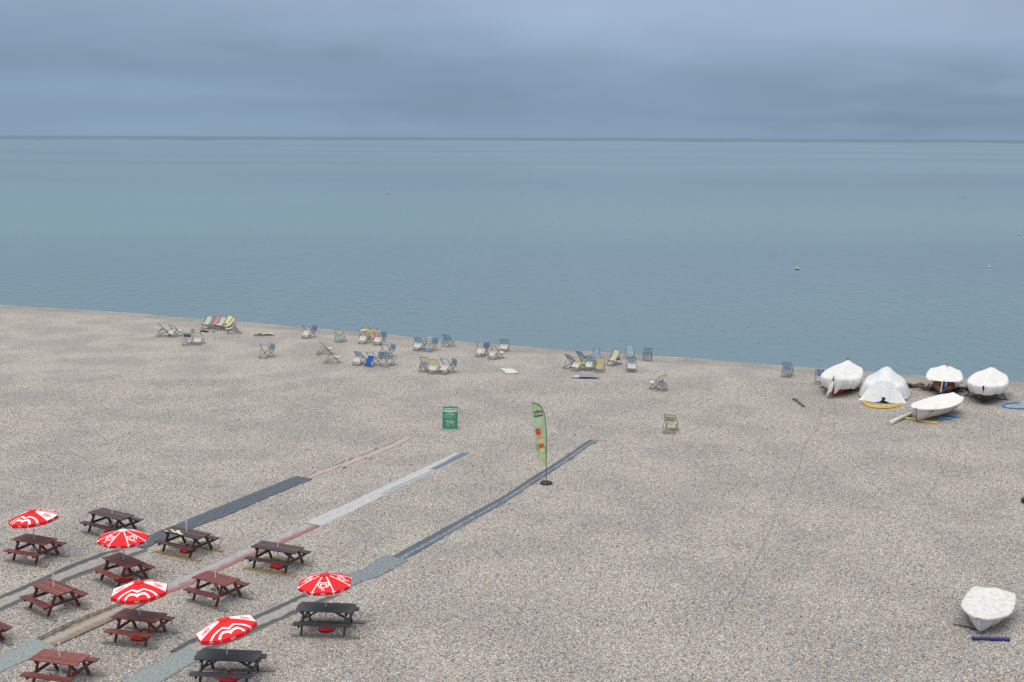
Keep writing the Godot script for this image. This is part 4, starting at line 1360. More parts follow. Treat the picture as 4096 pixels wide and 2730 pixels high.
func cover(root: Node3D, o: Dictionary, c: Dictionary, material: Material, seed: int) -> MeshInstance3D:
	# canvas over a ridge, with a skirt that hangs over the gunwales
	var n := FastNoiseLite.new()
	n.seed = seed
	n.frequency = 1.0
	n.fractal_octaves = 3
	var rows := []
	var nt := 44
	var extra := 3
	for k in nt + 1 + extra:
		var closing := maxf(0.0, float(k - nt) / extra)
		var t: float = minf(1.0, k / float(nt)) * (1.0 + c.get("over", 0.0)) - c.get("over", 0.0) * 0.5
		var tt := clampf(t, 0.0, 1.0)
		var b := half_beam(o, tt) + 0.05
		var g := sheer(o, tt) + 0.02
		var z: float = -o.length * (1.0 - t) + 0.16 * smooth01(0.85, 1.0, tt) + closing * 0.05
		var ridge: float = c.ridge * pow(maxf(0.0, sin(PI * clampf(tt * 0.86 + 0.12, 0.0, 1.0))), 0.55) + c.get("tip", 0.0) * smooth01(0.8, 1.0, tt) + c.get("aft", 0.0) * smooth01(0.3, 0.0, tt)
		var skirt: float = c.skirt * (1.0 - c.get("open", 0.0) * smooth01(c.get("open_from", 0.86), 0.97, tt)) + c.get("tail", 0.0) * smooth01(0.93, 1.0, tt)
		var row := []
		var m := 26
		for j in m + 1:
			var w := j / float(m) * 2.0 - 1.0
			var side := signf(w)
			var a := absf(w)
			var p: Vector3
			var cr := n.get_noise_2d(w * 2.2, t * 5.0)
			if a < 0.62:
				var q := a / 0.62
				# slack cloth: sags between ridge and gunwale, with creases
				var y: float = g + ridge * (1.0 - maxf(0.0, (q - c.get("flat", 0.0)) / (1.0 - c.get("flat", 0.0)))) - 0.035 * sin(PI * q) * c.get("sag", 1.0)
				y += 0.05 * cr * sin(PI * minf(q * 1.2, 1.0)) + 0.018 * n.get_noise_2d(w * 7.0, t * 13.0) * sin(PI * q)
				p = Vector3(side * b * q, y, z)
			else:
				var q := (a - 0.62) / 0.38
				var fold: float = 0.05 * sin(t * 38.0 + seed + 2.0 * n.get_noise_2d(t * 6.0, side)) * q * c.get("folds", 1.0)
				var out: float = 0.03 * sin(PI * q) + fold + c.get("flare", 0.0) * q
				p = Vector3(side * (b + out), g - skirt * q * (1.0 + 0.10 * n.get_noise_2d(t * 9.0 + 7.0, side * 4.0)), z)
				# the hull narrows below: cloth hangs in towards it, a little
				p.x -= side * minf(b * 0.8, 0.16 * q * q * c.get("tuck", 1.0))
			row.append(p)
		rows.append(row)
	# close the after end
	var last := []
	for p in rows[0]:
		last.append(Vector3(p.x * 0.96, p.y - 0.02, p.z - 0.03))
	var shut := []
	for p in rows[0]:
		shut.append(Vector3(p.x * 0.4, minf(p.y, sheer(o, 0.0) - c.skirt * 0.5), p.z - 0.04))
	rows.push_front(last)
	rows.push_front(shut)
	return part(root, "cover", sheet(rows), material)

func trestle(parent: Node3D, o: Dictionary, t: float, side: float, material: Material) -> void:
	# prop under the bilge, standing on the shingle
	var p := hull_point(o, t, 0.5, side)
	var a := Vector3(p.x + side * 0.02, p.y - 0.02, p.z)
	beam(parent, "prop", a, Vector3(p.x + side * 0.34, -0.05, p.z), 0.06, 0.06, material)
	beam(parent, "prop_foot", Vector3(p.x - side * 0.25, 0.02, p.z), Vector3(p.x + side * 0.42, 0.02, p.z), 0.08, 0.06, material)

func boat_root(called: String, label: String, x: float, z: float, heading: float) -> Node3D:
	# heading: where the stern lies from the bow, degrees to the right of straight away from the viewer
	return thing(called, label, "boat", Vector3(x, gy(x, z), z), deg_to_rad(-heading), "covered boats on the shingle")

func letters(parent: Node, text: String, size: float, xf: Transform3D, material: Material) -> void:
	var f := SystemFont.new()
	f.font_names = PackedStringArray(["Droid Sans"])
	var tm := TextMesh.new()
	tm.font = f
	tm.text = text
	tm.font_size = 32
	tm.pixel_size = size / 32.0
	tm.depth = 0.004
	part(parent, "lettering", tm, material, xf)

func build_boats() -> void:
	# big boat, leftmost: canvas with a tail over the stem, red bottom
	var o := {"length": 4.9, "beam": 2.2, "depth": 0.80, "lift": 0.12, "stern": 0.72, "rise": 0.24}
	var b := boat_root("covered_boat", "large boat under a white cover with red bottom, leftmost of the boats", 18.85, -67.3, 25.0)
	hull(b, o, 6, [M.varnish, M.red_paint, 0.5, M.red_paint])
	cover(b, o, {"ridge": 0.52, "skirt": 0.62, "tip": 0.08, "aft": 0.15, "tail": 0.25, "folds": 1.2}, M.cover, 1)
	part(b, "rudder", bbox(Vector3(0.05, 0.55, 0.32), 0.01), M.red_paint, Transform3D(Basis(), Vector3(0, 0.40, -5.05)))
	part(b, "cover_tail", sheet([[Vector3(-0.02, 1.16, 0.12), Vector3(0.1, 1.12, 0.2), Vector3(0.02, 1.16, 0.13)], [Vector3(-0.24, 0.72, 0.10), Vector3(-0.10, 0.70, 0.36), Vector3(0.02, 0.70, 0.22)], [Vector3(-0.36, 0.3, 0.12), Vector3(-0.28, 0.22, 0.40), Vector3(-0.06, 0.28, 0.28)], [Vector3(-0.34, 0.06, 0.22), Vector3(-0.33, 0.02, 0.36), Vector3(-0.30, 0.05, 0.34)]]), M.cover)
	part(b, "cover_lining", sheet([[Vector3(-0.05, 0.62, 0.27), Vector3(0.03, 0.60, 0.24)], [Vector3(-0.2, 0.3, 0.40), Vector3(-0.05, 0.32, 0.31)], [Vector3(-0.31, 0.05, 0.385), Vector3(-0.28, 0.06, 0.36)]]), M.cover_trim)
	part(b, "mast_stub", tube([Vector3(0, 1.2, -4.7), Vector3(0, 1.62, -4.7)], 0.05, 8), M.drift)
	trestle(b, o, 0.45, 1.0, M.drift)
	trestle(b, o, 0.45, -1.0, M.drift)
	# boat under a tarpaulin that reaches the ground
	o = {"length": 3.7, "beam": 2.1, "depth": 0.80, "lift": 0.05, "stern": 0.55, "rise": 0.05, "fine": 6.0, "rise_aft": 0.05}
	b = boat_root("covered_boat", "boat draped to the ground in a white tarpaulin with an outboard motor peeping out", 21.55, -66.6, 20.0)
	hull(b, o, 1, [M.white_paint, M.white_paint, 0.0, M.white_paint])
	cover(b, o, {"ridge": 0.66, "flat": 0.22, "skirt": 0.78, "flare": 0.28, "tuck": 0.0, "folds": 1.6, "sag": 2.6, "tip": -0.2, "aft": 0.05, "open": 0.0}, M.tarp, 2)
	var front := []
	for i in 9:
		var s := i / 8.0
		var row := []
		for j in 13:
			var u := j / 12.0 * 2.0 - 1.0
			var a := absf(u)
			var lift := 0.20 * exp(-pow((u - 0.05) / 0.16, 2.0))
			var y_top := 1.22 - 0.42 * a * a
			var y_low := 0.03 + lift
			var w := lerpf(0.78, 1.32, s)
			row.append(Vector3(u * w, lerpf(y_top, y_low, s), 0.12 + 0.55 * s - 0.45 * a * a * (1.0 - 0.3 * s) + 0.05 * sin(u * 11.0) * s))
		front.append(row)
	part(b, "cover_end", sheet(front), M.tarp)
	var om := part(b, "outboard_motor", lathe([[0.0, 0.02], [0.05, 0.03], [0.085, 0.1], [0.10, 0.2], [0.12, 0.27], [0.10, 0.34], [0.0, 0.36]], 12), M.black_plastic, Transform3D(Basis(), Vector3(0.06, 0.0, 0.60)))
	part(om, "propeller", bbox(Vector3(0.22, 0.05, 0.06), 0.012), M.black_plastic, Transform3D(Basis(Vector3.BACK, 0.6), Vector3(0, 0.09, 0.09)))
	# varnished boat with the open fold at its stem
	o = {"length": 4.1, "beam": 2.0, "depth": 0.74, "lift": 0.10, "stern": 0.82, "rise": 0.14, "fine": 2.9}
	b = boat_root("covered_boat", "varnished wooden boat whose white cover opens over the stem, third from the left", 25.35, -67.5, 21.0)
	hull(b, o, 8, [M.varnish, M.blue_paint, 0.38, M.varnish_dark])
	cover(b, o, {"ridge": 0.28, "flat": 0.16, "skirt": 0.34, "open": 0.98, "open_from": 0.80, "aft": 0.1, "folds": 0.5, "sag": 0.4}, M.cover, 3)
	part(b, "stem_post", tube([Vector3(-0.13, 0.34, 0.16), Vector3(-0.07, 1.02, 0.24)], 0.042, 6), M.cream_post)
	part(b, "fender", tube([Vector3(0.14, 0.98, 0.16), Vector3(0.13, 0.9, 0.17), Vector3(0.12, 0.72, 0.17), Vector3(0.115, 0.64, 0.16)], [0.03, 0.07, 0.07, 0.03], 10), M.fender)
	part(b, "lashing", tube([Vector3(-0.36, 0.66, -0.12), Vector3(-0.12, 0.42, 0.2)], 0.012, 6), M.rope_pale)
	part(b, "lashing", tube([Vector3(-0.10, 0.42, 0.2), Vector3(0.42, 0.66, -0.12)], 0.012, 6), M.rope_pale)
	part(b, "mast_stub", tube([Vector3(0.1, 0.9, -3.7), Vector3(0.12, 1.5, -3.7)], 0.055, 8), M.post_pink)
	trestle(b, o, 0.5, -1.0, M.drift)
	trestle(b, o, 0.5, 1.0, M.drift)
	# varnished boat, right
	o = {"length": 4.6, "beam": 2.1, "depth": 0.84, "lift": 0.14, "stern": 0.72, "rise": 0.18}
	b = boat_root("covered_boat", "varnished wooden boat with black stem under a white cover, nearest the right edge", 26.85, -65.4, 27.0)
	hull(b, o, 8, [M.varnish_dark, M.black_paint, 0.36, M.black_paint])
	cover(b, o, {"ridge": 0.36, "skirt": 0.52, "aft": 0.22, "tip": -0.05, "folds": 0.9}, M.cover, 4)
	part(b, "mast_stub", tube([Vector3(0, 1.0, -4.3), Vector3(0.03, 1.72, -4.36)], 0.055, 8), M.post_pink)
	trestle(b, o, 0.5, 1.0, M.varnish)
	trestle(b, o, 0.5, -1.0, M.varnish)
	# cream dinghy lying across
	o = {"length": 4.4, "beam": 1.8, "depth": 0.62, "lift": 0.10, "stern": 0.62, "rise": 0.10, "fine": 2.8}
	b = boat_root("covered_dinghy", "cream sailing dinghy with white cover lying on yellow and blue pipes, bow to the left", 21.7, -61.2, 44.0)
	hull(b, o, 1, [M.cream_paint, M.cream_paint, 0.0, M.cream_paint])
	cover(b, o, {"ridge": 0.16, "skirt": 0.14, "aft": 0.10, "folds": 0.35, "sag": 0.6}, M.cover, 5)
	for t in [0.35, 0.62, 0.86]:
		part(b, "lashing", tube([hull_point(o, t, 0.98, 1.0) + Vector3(0.01, 0, 0), hull_point(o, t + 0.03, 0.6, 1.0) + Vector3(0.012, 0, 0), hull_point(o, t + 0.05, 0.15, 1.0) + Vector3(0.012, 0, 0)], 0.008, 5), M.rope_dark)
	part(b, "stem_rope", tube([Vector3(0, 0.88, 0.20), Vector3(0, 0.5, 0.13), Vector3(0.01, 0.1, 0.10)], 0.02, 6), M.blue_paint)
	var lp := hull_point(o, 0.90, 0.86, 1.0)
	var ahead := (hull_point(o, 0.93, 0.86, 1.0) - hull_point(o, 0.87, 0.86, 1.0)).normalized()
	var out := ahead.cross(Vector3.UP) * -1.0
	letters(b, "MYRO", 0.13, Transform3D(Basis(-ahead, Vector3.UP, (-ahead).cross(Vector3.UP)), lp + (-ahead).cross(Vector3.UP) * 0.03 - ahead * 0.1), M.black_paint)
	# small clinker dinghy in the right foreground
	o = {"length": 2.5, "beam": 1.38, "depth": 0.46, "lift": 0.07, "stern": 0.84, "rise": 0.10, "fine": 2.6}
	b = boat_root("covered_dinghy", "small white clinker dinghy with a grimy cover, alone in the right foreground", 14.36, -33.95, 31.0)
	hull(b, o, 6, [M.white_paint, M.white_paint, 0.0, M.white_paint])
	cover(b, o, {"ridge": 0.07, "skirt": 0.13, "folds": 0.3, "sag": 0.3, "aft": 0.05, "tuck": 0.4}, M.cover_old, 6)
	for s in [-1.0, 1.0]:
		for t in [0.72, 0.86]:
			part(b, "lashing", tube([hull_point(o, t, 0.95, s) + Vector3(s * 0.03, 0, 0), hull_point(o, t + 0.02, 0.6, s) + Vector3(s * 0.025, 0, 0), hull_point(o, t + 0.06, 0.2, s) + Vector3(s * 0.02, 0, 0)], 0.006, 5), M.rope_dark)
	lp = hull_point(o, 0.84, 0.78, -1.0)
	ahead = (hull_point(o, 0.88, 0.78, -1.0) - hull_point(o, 0.80, 0.78, -1.0)).normalized()
	letters(b, "AJHC 705", 0.075, Transform3D(Basis(ahead, Vector3.UP, ahead.cross(Vector3.UP)), lp + ahead.cross(Vector3.UP) * 0.035 - ahead * 0.05), M.rope_dark)

func build_boat_gear() -> void:
	# yellow pipe bent into a hoop, three turns
	var hoop := thing("pipe_hoop", "yellow plastic pipe bent in a curve in front of the tarpaulin boat", "pipe", Vector3(21.4, gy(21.4, -65.0), -65.0))
	for k in 2:
		var pts := []
		for p in HOOP:
			pts.append(Vector3(p[0] - 21.4, 0.05 + k * 0.06, p[1] + 65.0 - k * 0.10))
		part(hoop, "pipe", tube(smooth_path(pts, 4), 0.05, 10), M.yellow_pipe)
	var bh := []
	for p in BHOSE:
		bh.append(Vector3(p[0], gy(p[0], p[1]) + 0.045, p[1]))
	single("hose", tube(smooth_path(bh, 4), 0.05, 10), M.blue_pipe, "thick blue hose in a loop at the right edge", "hose")
	pipe("pipe", "yellow pipe under the bow of the cream dinghy, left piece", Vector2(21.3, -62.2), Vector2(22.0, -61.75), 0.055, M.yellow_pipe)
	pipe("pipe", "yellow pipe sticking out under the cream dinghy toward the right", Vector2(21.95, -61.5), Vector2(22.75, -61.0), 0.055, M.yellow_pipe)
	pipe("pipe", "blue pipe behind the cream dinghy, the farther of two", Vector2(23.7, -62.95), Vector2(24.45, -62.35), 0.05, M.blue_pipe)
	pipe("pipe", "blue pipe behind the cream dinghy, the nearer of two", Vector2(23.1, -62.0), Vector2(23.9, -61.95), 0.05, M.blue_pipe)
	var bp := pipe("pipe", "dark blue pipe with a maroon stripe lying before the small foreground dinghy", Vector2(14.01, -33.62), Vector2(15.13, -33.55), 0.062, M.navy_pipe)
	single_stripe(bp)
	# white roll of cloth
	single("cloth_roll", tube(smooth_path([Vector3(20.05, 0.05, -60.7), Vector3(20.3, 0.10, -61.0), Vector3(21.0, 0.12, -61.85), Vector3(21.95, 0.12, -62.9)], 3), [0.16, 0.13, 0.11, 0.12, 0.12, 0.11, 0.11, 0.11, 0.11, 0.10].slice(0, 10), 10), M.white_cloth, "long white roll of cloth beside the bow of the cream dinghy", "cloth roll")
	# planks and sticks
	var w := thing("plank", "weathered grey plank lying alone left of the boats", "plank", Vector3(16.5, gy(16.5, -65.85), -65.85), 0.0)
	beam(w, "board", Vector3(-0.07, 0.05, -1.05), Vector3(0.06, 0.045, 1.0), 0.15, 0.06, M.drift)
	beam(w, "batten", Vector3(-0.12, 0.095, -0.7), Vector3(0.08, 0.095, -0.62), 0.05, 0.03, M.drift)
	single("stick", tube([Vector3(0, 0.03, 0), Vector3(0.28, 0.05, 0.2), Vector3(0.62, 0.04, 0.46)], [0.025, 0.032, 0.02], 7), M.drift, "dark stick lying left of the small foreground dinghy", "stick", Vector3(13.89, gy(13.89, -34.74), -34.74))
	# logs and stones behind the boats
	var rr := RandomNumberGenerator.new()
	rr.seed = 61
	var logs := [[24.6, -70.3, 0.2, "gnarled driftwood log left of the third boat"], [25.0, -69.6, -0.5, "short driftwood branch under the left side of the third boat"], [27.2, -69.4, 0.4, "driftwood heap between the two varnished boats"], [27.8, -69.9, 1.2, "driftwood branch behind the heap between the varnished boats"]]
	for l in logs:
		var pts := []
		var rad := []
		for i in 6:
			pts.append(Vector3((i - 2.5) * 0.26, 0.14 + rr.randf_range(-0.04, 0.10), rr.randf_range(-0.09, 0.09)))
			rad.append(rr.randf_range(0.08, 0.15))
		var lg := thing("driftwood", l[3], "driftwood", Vector3(l[0], gy(l[0], l[1]), l[1]), l[2], "driftwood behind the boats")
		part(lg, "log", tube(pts, rad, 8), M.drift)
		for i in 2:
			part(lg, "branch", tube([pts[1 + i * 2], pts[1 + i * 2] + Vector3(0.1, 0.1, 0.16), pts[1 + i * 2] + Vector3(0.22, -0.10, 0.3)], [0.06, 0.045, 0.03], 6), M.drift)
	# ropes on the shingle
	for k in 2:
		var src: Array = ROPE1 if k == 0 else ROPE2
		var pts := []
		for p in src:
			pts.append(Vector3(p[0], 0, p[1]))
		pts = smooth_path(pts, 10)
		for i in pts.size():
			var wob := 0.02 * sin(i * 0.9) + 0.012 * sin(i * 2.3)
			pts[i] = Vector3(pts[i].x + wob, gy(pts[i].x + wob, pts[i].z) + 0.016, pts[i].z)
		single("rope", tube(pts, 0.0055 if k == 0 else 0.005, 5), M.rope_dark if k == 0 else M.rope_grey, "long thin dark rope running down the beach from the leftmost boat" if k == 0 else "long thin grey rope running down the beach from the right varnished boat", "rope", Vector3.ZERO, 0.0, "ropes across the shingle")
	# something dark at the right edge
	single("buoy", lathe([[0.0, 0.0], [0.13, 0.02], [0.17, 0.10], [0.13, 0.20], [0.05, 0.25], [0.0, 0.26]], 14), M.black_plastic, "black float lying at the right edge of the picture", "float", Vector3(21.5, gy(21.5, -47.3), -47.3))

func single_stripe(p: MeshInstance3D) -> void:
	part(p, "stripe", tube([Vector3(14.03, 0.075 + p.get_meta("lie"), -33.56), Vector3(15.12, 0.075 + p.get_meta("lie"), -33.49)], 0.008, 5), M.maroon)

func pipe(called: String, label: String, a: Vector2, b: Vector2, r: float, material: Material) -> MeshInstance3D:
	var y := maxf(gy(a.x, a.y), gy(b.x, b.y)) + r - 0.008
	var pa := Vector3(a.x, y, a.y)
	var pb := Vector3(b.x, y, b.y)
	var o := single(called, tube([pa, pa.lerp(pb, 0.5), pb], r, 12), material, label, "pipe", Vector3.ZERO, 0.0, "plastic pipes by the boats")
	o.set_meta("lie", y - 0.05)
	return o

func smooth_path(pts: Array, sub: int) -> Array:
	var c := Curve3D.new()
	for i in pts.size():
		var a: Vector3 = pts[maxi(i - 1, 0)]
		var b: Vector3 = pts[mini(i + 1, pts.size() - 1)]
		var t := (b - a) / 6.0
		c.add_point(pts[i], -t, t)
	var out := []
	for i in pts.size() - 1:
		for k in sub:
			out.append(c.sample(i, float(k) / sub))
	out.append(pts[pts.size() - 1])
	return out

# ---------- sign, flag, things at sea ----------

func build_sign() -> void:
	var w := 320
	var h := 500
	var green := rgb8(52, 136, 104)
	var white := rgb8(236, 240, 238)
	var pale := rgb8(196, 216, 206)
	var im := new_image(w, h, green)
	draw_text(im, "CHAPPLES", Vector2(160, 46), 36, white, 800, false, 290)
	im.fill_rect(Rect2i(14, 72, 292, 34), rgb8(214, 226, 230))
	draw_text(im, "HUTS & DECK CHAIRS", Vector2(160, 89), 22, rgb8(110, 130, 130), 400, false, 276)
	draw_text(im, "0778501276", Vector2(160, 122), 20, white, 700, false, 124)
	draw_text(im, "DECK CHAIRS", Vector2(160, 162), 22, white, 800, false, 212)
	draw_text(im, "BEFORE 2PM -", Vector2(134, 198), 20, pale, 400, false, 190)
	draw_text(im, "AFTER 2PM -", Vector2(134, 236), 20, pale, 400, false, 178)
	im.fill_rect(Rect2i(238, 184, 46, 28), rgb8(30, 40, 52))
	im.fill_rect(Rect2i(232, 222, 42, 28), rgb8(30, 40, 52))
	draw_text(im, "£2", Vector2(261, 198), 20, white, 700)
	draw_text(im, "£2", Vector2(253, 236), 20, white, 700)
	draw_text(im, "BEACH HUT", Vector2(160, 300), 22, white, 800, false, 176)
	draw_text(im, "+ 2 CHAIRS", Vector2(160, 336), 22, white, 800, false, 172)
	draw_text(im, "DAILY -", Vector2(124, 372), 20, pale, 400, false, 100)
	draw_text(im, "WEEKLY -", Vector2(128, 408), 20, pale, 400, false, 132)
	im.fill_rect(Rect2i(186, 358, 60, 28), rgb8(30, 40, 52))
	im.fill_rect(Rect2i(202, 394, 56, 28), rgb8(30, 40, 52))
	draw_text(im, "£20", Vector2(216, 372), 20, white, 700)
	draw_text(im, "£85", Vector2(230, 408), 20, white, 700)
	draw_text(im, "CASH ONLY", Vector2(160, 442), 20, rgb8(28, 92, 72), 400, false, 176)
	draw_text(im, "HUTS FOR SEASON AVAILABLE", Vector2(160, 474), 20, white, 700, false, 304)
	var m := plain(Color.WHITE, 0.5)
	m.albedo_texture = tex(im)
	m.texture_repeat = false
	var x := -3.2
	var z := -59.28
	var t := thing("price_board", "green price board with white lettering standing on the shingle", "sign", Vector3(x, gy(x, z), z), 0.06)
	var lean := Transform3D(Basis(Vector3.BACK, -0.018) * Basis(Vector3.RIGHT, -0.16), Vector3(0, -0.03, 0))
	part(t, "board", bbox(Vector3(0.79, 1.25, 0.018), 0.004), M.green_board, lean * Transform3D(Basis(), Vector3(0, 0.625, 0)))
	var rows := []
	for i in 3:
		rows.append([Vector3(-0.39, 1.245 - 0.62 * i, 0.0125), Vector3(0, 1.245 - 0.62 * i, 0.0125), Vector3(0.39, 1.245 - 0.62 * i, 0.0125)])
	part(t, "print", sheet(rows), m, lean)
	for s in [-1.0, 1.0]:
		beam(t, "strut", Vector3(s * 0.3, 0.95, -0.17), Vector3(s * 0.3, -0.04, -0.42), 0.04, 0.04, M.grey_timber)

func build_flag() -> void:
	var w := 288
	var h := 832
	var g1 := rgb8(192, 218, 170)
	var g2 := rgb8(150, 188, 142)
	var im := new_image(w, h, g1)
	# picture coordinates: u from the pole (right) outwards to the left, v down from the tip
	for y in h:
		for x in w:
			var v := y / float(h)
			var c := g1
			# darker sweep of green across the middle
			var arc := (v - 0.60) + (x / float(w) - 0.5) * -0.10
			if arc > 0.0 and arc < 0.13:
				c = g1.lerp(g2, smooth01(0.0, 0.03, arc) * smooth01(0.13, 0.10, arc))
			im.set_pixel(x, y, c)
	# rosette badge and lettering, seen from behind
	im.fill_rect(Rect2i(62, 120, 154, 66), rgb8(74, 118, 92))
	for d in [[120, 118, 16, rgb8(206, 84, 60)], [140, 108, 14, rgb8(226, 164, 70)], [132, 130, 13, rgb8(196, 60, 60)]]:
		disc(im, d[0], d[1], d[2], d[3])
	draw_text(im, "Rowntree's", Vector2(138, 150), 36, rgb8(232, 238, 232), 700, true, 142)
	draw_text(im, "FRUIT", Vector2(140, 226), 36, rgb8(230, 236, 232), 800, true, 84)
	draw_text(im, "PASTILLES", Vector2(134, 268), 36, rgb8(230, 236, 232), 800, true, 128)
	draw_text(im, "LOLLY", Vector2(150, 304), 20, rgb8(220, 212, 90), 800, true, 58)
	# ice lolly, leaning, in five bands
	var bands := [rgb8(220, 92, 90), rgb8(240, 176, 128), rgb8(236, 228, 144), rgb8(226, 104, 94), rgb8(236, 230, 150)]
	for y in range(318, 620):
		var f := (y - 318) / 302.0
		var cx := lerpf(116.0, 224.0, f)
		var half := 46.0
		if f < 0.08:
			half *= sqrt(1.0 - pow((0.08 - f) / 0.08, 2.0))
		if f > 0.94:
			half *= sqrt(maxf(0.0, 1.0 - pow((f - 0.94) / 0.06, 2.0)))
		for x in range(int(cx - half), int(cx + half)):
			if x >= 0 and x < w:
				var k := 0 if f < 0.27 else 1 if f < 0.45 else 2 if f < 0.63 else 3 if f < 0.83 else 4
				im.set_pixel(x, y, bands[k])
	for y in range(616, 716):
		var cx := lerpf(212.0, 240.0, (y - 616) / 100.0)
		for x in range(int(cx - 10), int(cx + 10)):
			im.set_pixel(clampi(x, 0, w - 1), y, rgb8(226, 216, 196))
	# fruit and a yellow swirl
	for d in [[196, 338, 9, rgb8(214, 74, 66)], [204, 372, 8, rgb8(150, 128, 168)], [140, 660, 16, rgb8(214, 84, 70)], [160, 668, 18, rgb8(232, 222, 190)], [196, 742, 9, rgb8(130, 96, 150)], [244, 720, 22, rgb8(190, 208, 110)], [234, 752, 22, rgb8(232, 178, 124)]]:
		disc(im, d[0], d[1], d[2], d[3])
	for x in range(20, 280):
		var yy := int(618 + 14.0 * sin(x * 0.03) + (x - 150) * 0.06)
		for k in 7:
			im.set_pixel(x, yy + k, rgb8(206, 208, 96))
	var m := plain(Color.WHITE, 0.75)
	m.albedo_texture = tex(im)
	m.texture_repeat = false
	m.backlight_enabled = true
	m.backlight = Color(0.8, 0.8, 0.8)
	var x0 := 1.52
	var z0 := -49.73
	var t := thing("feather_flag", "tall green feather flag with an ice lolly picture on a black base", "flag", Vector3(x0, gy(x0, z0), z0), 0.72)
	# outline: height above ground, pole offset, free edge offset (metres to the left of the pole)
	var out := [[3.80, 0.90, 0.915], [3.76, 0.76, 0.905], [3.66, 0.50, 0.895], [3.52, 0.34, 0.88], [3.30, 0.19, 0.855], [3.0, 0.10, 0.83], [2.7, 0.05, 0.79], [2.3, 0.015, 0.725], [1.9, 0.0, 0.63], [1.6, 0.0, 0.56], [1.35, 0.0, 0.505], [1.12, 0.0, 0.485], [1.10, 0.0, 0.27], [0.95, 0.0, 0.155], [0.80, 0.0, 0.07], [0.66, 0.0, 0.012]]
	var rows := []
	var uvs := []
	for i in out.size() - 1:
		var subs := 4 if out[i][0] - out[i + 1][0] > 0.05 else 1
		for s in subs + (1 if i == out.size() - 2 else 0):
			var f := s / float(subs)
			var hh: float = lerpf(out[i][0], out[i + 1][0], f)
			var a: float = lerpf(out[i][1], out[i + 1][1], f)
			var b: float = lerpf(out[i][2], out[i + 1][2], f)
			var row := []
			var uvr := []
			for j in 9:
				var u := lerpf(a, b, j / 8.0)
				row.append(Vector3(-u, hh, 0.05 * sin(hh * 2.1 + u * 5.0) * u + 0.02 * sin(hh * 7.0) * u))
				uvr.append(Vector2(1.0 - u / 0.93, 1.0 - (hh - 0.66) / 3.14))
			rows.append(row)
			uvs.append(uvr)
	part(t, "banner", sheet(rows, uvs), m)
	var pole := [Vector3(0.012, 0.06, 0)]
	var rad := [0.016]
	for i in range(out.size() - 1, -1, -1):
		pole.append(Vector3(-out[i][1] + 0.012, out[i][0], 0.0))
		rad.append(lerpf(0.015, 0.007, out[i][0] / 3.8))
	part(t, "pole", tube(pole, rad, 7), M.black_pole)
	var hem := []
	for i in range(0, 12):
		hem.append(Vector3(-out[i][1] - 0.006, out[i][0] - 0.01, 0.004))
	part(t, "hem", tube(hem, 0.016, 6), M.hem_green)
	part(t, "base", lathe([[0.0, -0.02], [0.24, -0.02], [0.285, 0.02], [0.27, 0.085], [0.10, 0.135], [0.0, 0.14]], 8, 2.0), M.black_plastic, Transform3D(Basis(Vector3.UP, 0.3), Vector3(0.012, 0, 0)))
	part(t, "socket", tube([Vector3(0.012, 0.13, 0), Vector3(0.012, 0.22, 0)], 0.026, 8), M.steel)

func disc(im: Image, cx: int, cy: int, r: int, c: Color) -> void:
	for y in range(cy - r, cy + r + 1):
		for x in range(cx - r, cx + r + 1):
			if (x - cx) * (x - cx) + (y - cy) * (y - cy) <= r * r and x >= 0 and y >= 0 and x < im.get_width() and y < im.get_height():
				im.set_pixel(x, y, c)

func buoy(label: String, x: float, z: float, r: float, top: Material, low: Material) -> void:
	var t := thing("buoy", label, "buoy", Vector3(x, SEA_Y, z), 0.0, "mooring buoys on the sea")
	part(t, "float", lathe([[0.0, 1.55 * r], [0.35 * r, 1.49 * r], [0.72 * r, 1.24 * r], [0.96 * r, 0.85 * r], [1.0 * r, 0.45 * r]], 16), top)
	part(t, "underside", lathe([[1.0 * r, 0.45 * r], [0.97 * r, 0.2 * r], [0.8 * r, -0.2 * r], [0.4 * r, -0.4 * r], [0.0, -0.45 * r]], 16), low)
	part(t, "ring", tube([Vector3(-0.2 * r, 1.45 * r, 0), Vector3(-0.15 * r, 1.8 * r, 0), Vector3(0.15 * r, 1.8 * r, 0), Vector3(0.2 * r, 1.45 * r, 0)], 0.08 * r, 6), low)

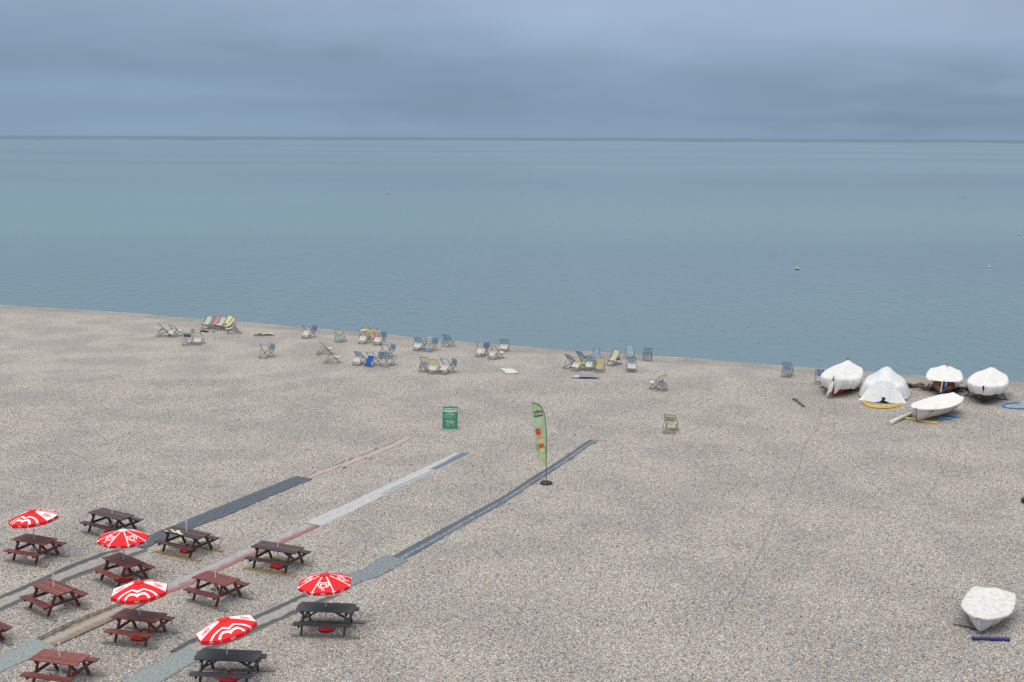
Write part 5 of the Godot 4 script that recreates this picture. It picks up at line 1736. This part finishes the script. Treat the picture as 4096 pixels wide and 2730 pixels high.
func build_at_sea() -> void:
	buoy("round yellow buoy floating left of the middle of the sea", -34.7, -328.5, 0.33, M.yellow_buoy, M.drift)
	buoy("half white half black buoy near the left edge", -83.3, -198.6, 0.13, M.white_plastic, M.black_paint)
	buoy("pale pink buoy at the right edge", 83.9, -194.7, 0.18, M.pink_buoy, M.maroon)
	buoy("white buoy with a ring below the pink one", 58.9, -144.5, 0.14, M.white_plastic, M.drift)
	buoy("tiny white buoy far out at the right, left of a tiny dark one", 120.2, -321.9, 0.16, M.white_plastic, M.drift)
	buoy("tiny dark buoy far out at the right", 121.3, -318.0, 0.13, M.drift, M.black_paint)
	var f := thing("float_raft", "small white float with a black underside, lying long on the water", "float", Vector3(34.4, SEA_Y, -141.1), -0.25)
	part(f, "top", tube([Vector3(-0.22, 0.15, 0), Vector3(-0.13, 0.17, 0), Vector3(0.1, 0.13, 0), Vector3(0.22, 0.10, 0)], [0.04, 0.075, 0.065, 0.035], 10), M.white_plastic)
	part(f, "underside", tube([Vector3(-0.23, 0.02, 0), Vector3(0.0, 0.03, 0), Vector3(0.24, 0.01, 0)], [0.05, 0.07, 0.045], 10), M.black_paint)
	# a sail far out on the left
	var s := thing("sailing_boat", "tiny sailing boat far off on the horizon at the left", "sailing boat", Vector3(-5050, SEA_Y, -12000), 0.4)
	part(s, "hull", tube([Vector3(-4, 0.6, 0), Vector3(-2, 0.5, 0), Vector3(2.5, 0.5, 0), Vector3(4.5, 0.9, 0)], [0.5, 1.0, 1.0, 0.1], 8), M.drift)
	part(s, "mast", tube([Vector3(0, 0.5, 0), Vector3(-0.5, 13, 0)], 0.14, 6), M.drift)
	part(s, "sail", sheet([[Vector3(-0.5, 13, 0), Vector3(-0.5, 13, 0.02), Vector3(-0.52, 13, 0)], [Vector3(-0.3, 7, 0), Vector3(-1.3, 7, 0.3), Vector3(-2.2, 7, 0.4)], [Vector3(-0.1, 2, 0), Vector3(-1.9, 2, 0.5), Vector3(-3.6, 2, 0.4)]]), M.drift)

# ---------- all together ----------

func build_things() -> void:
	M.post_pink = plain(rgb8(176, 128, 116), 0.8)
	M.green_board = plain(rgb8(38, 108, 82), 0.5)
	M.hem_green = plain(rgb8(78, 128, 72), 0.75)
	M.blue_folded = stripes(repeat_stripes(rgb8(48, 84, 150), rgb8(214, 220, 228), 4, 0.5))
	build_mats()
	build_tables()
	build_flag()
	build_sign()
	build_boats()
	build_boat_gear()
	build_chairs()
	build_at_sea()
	build_pebbles()
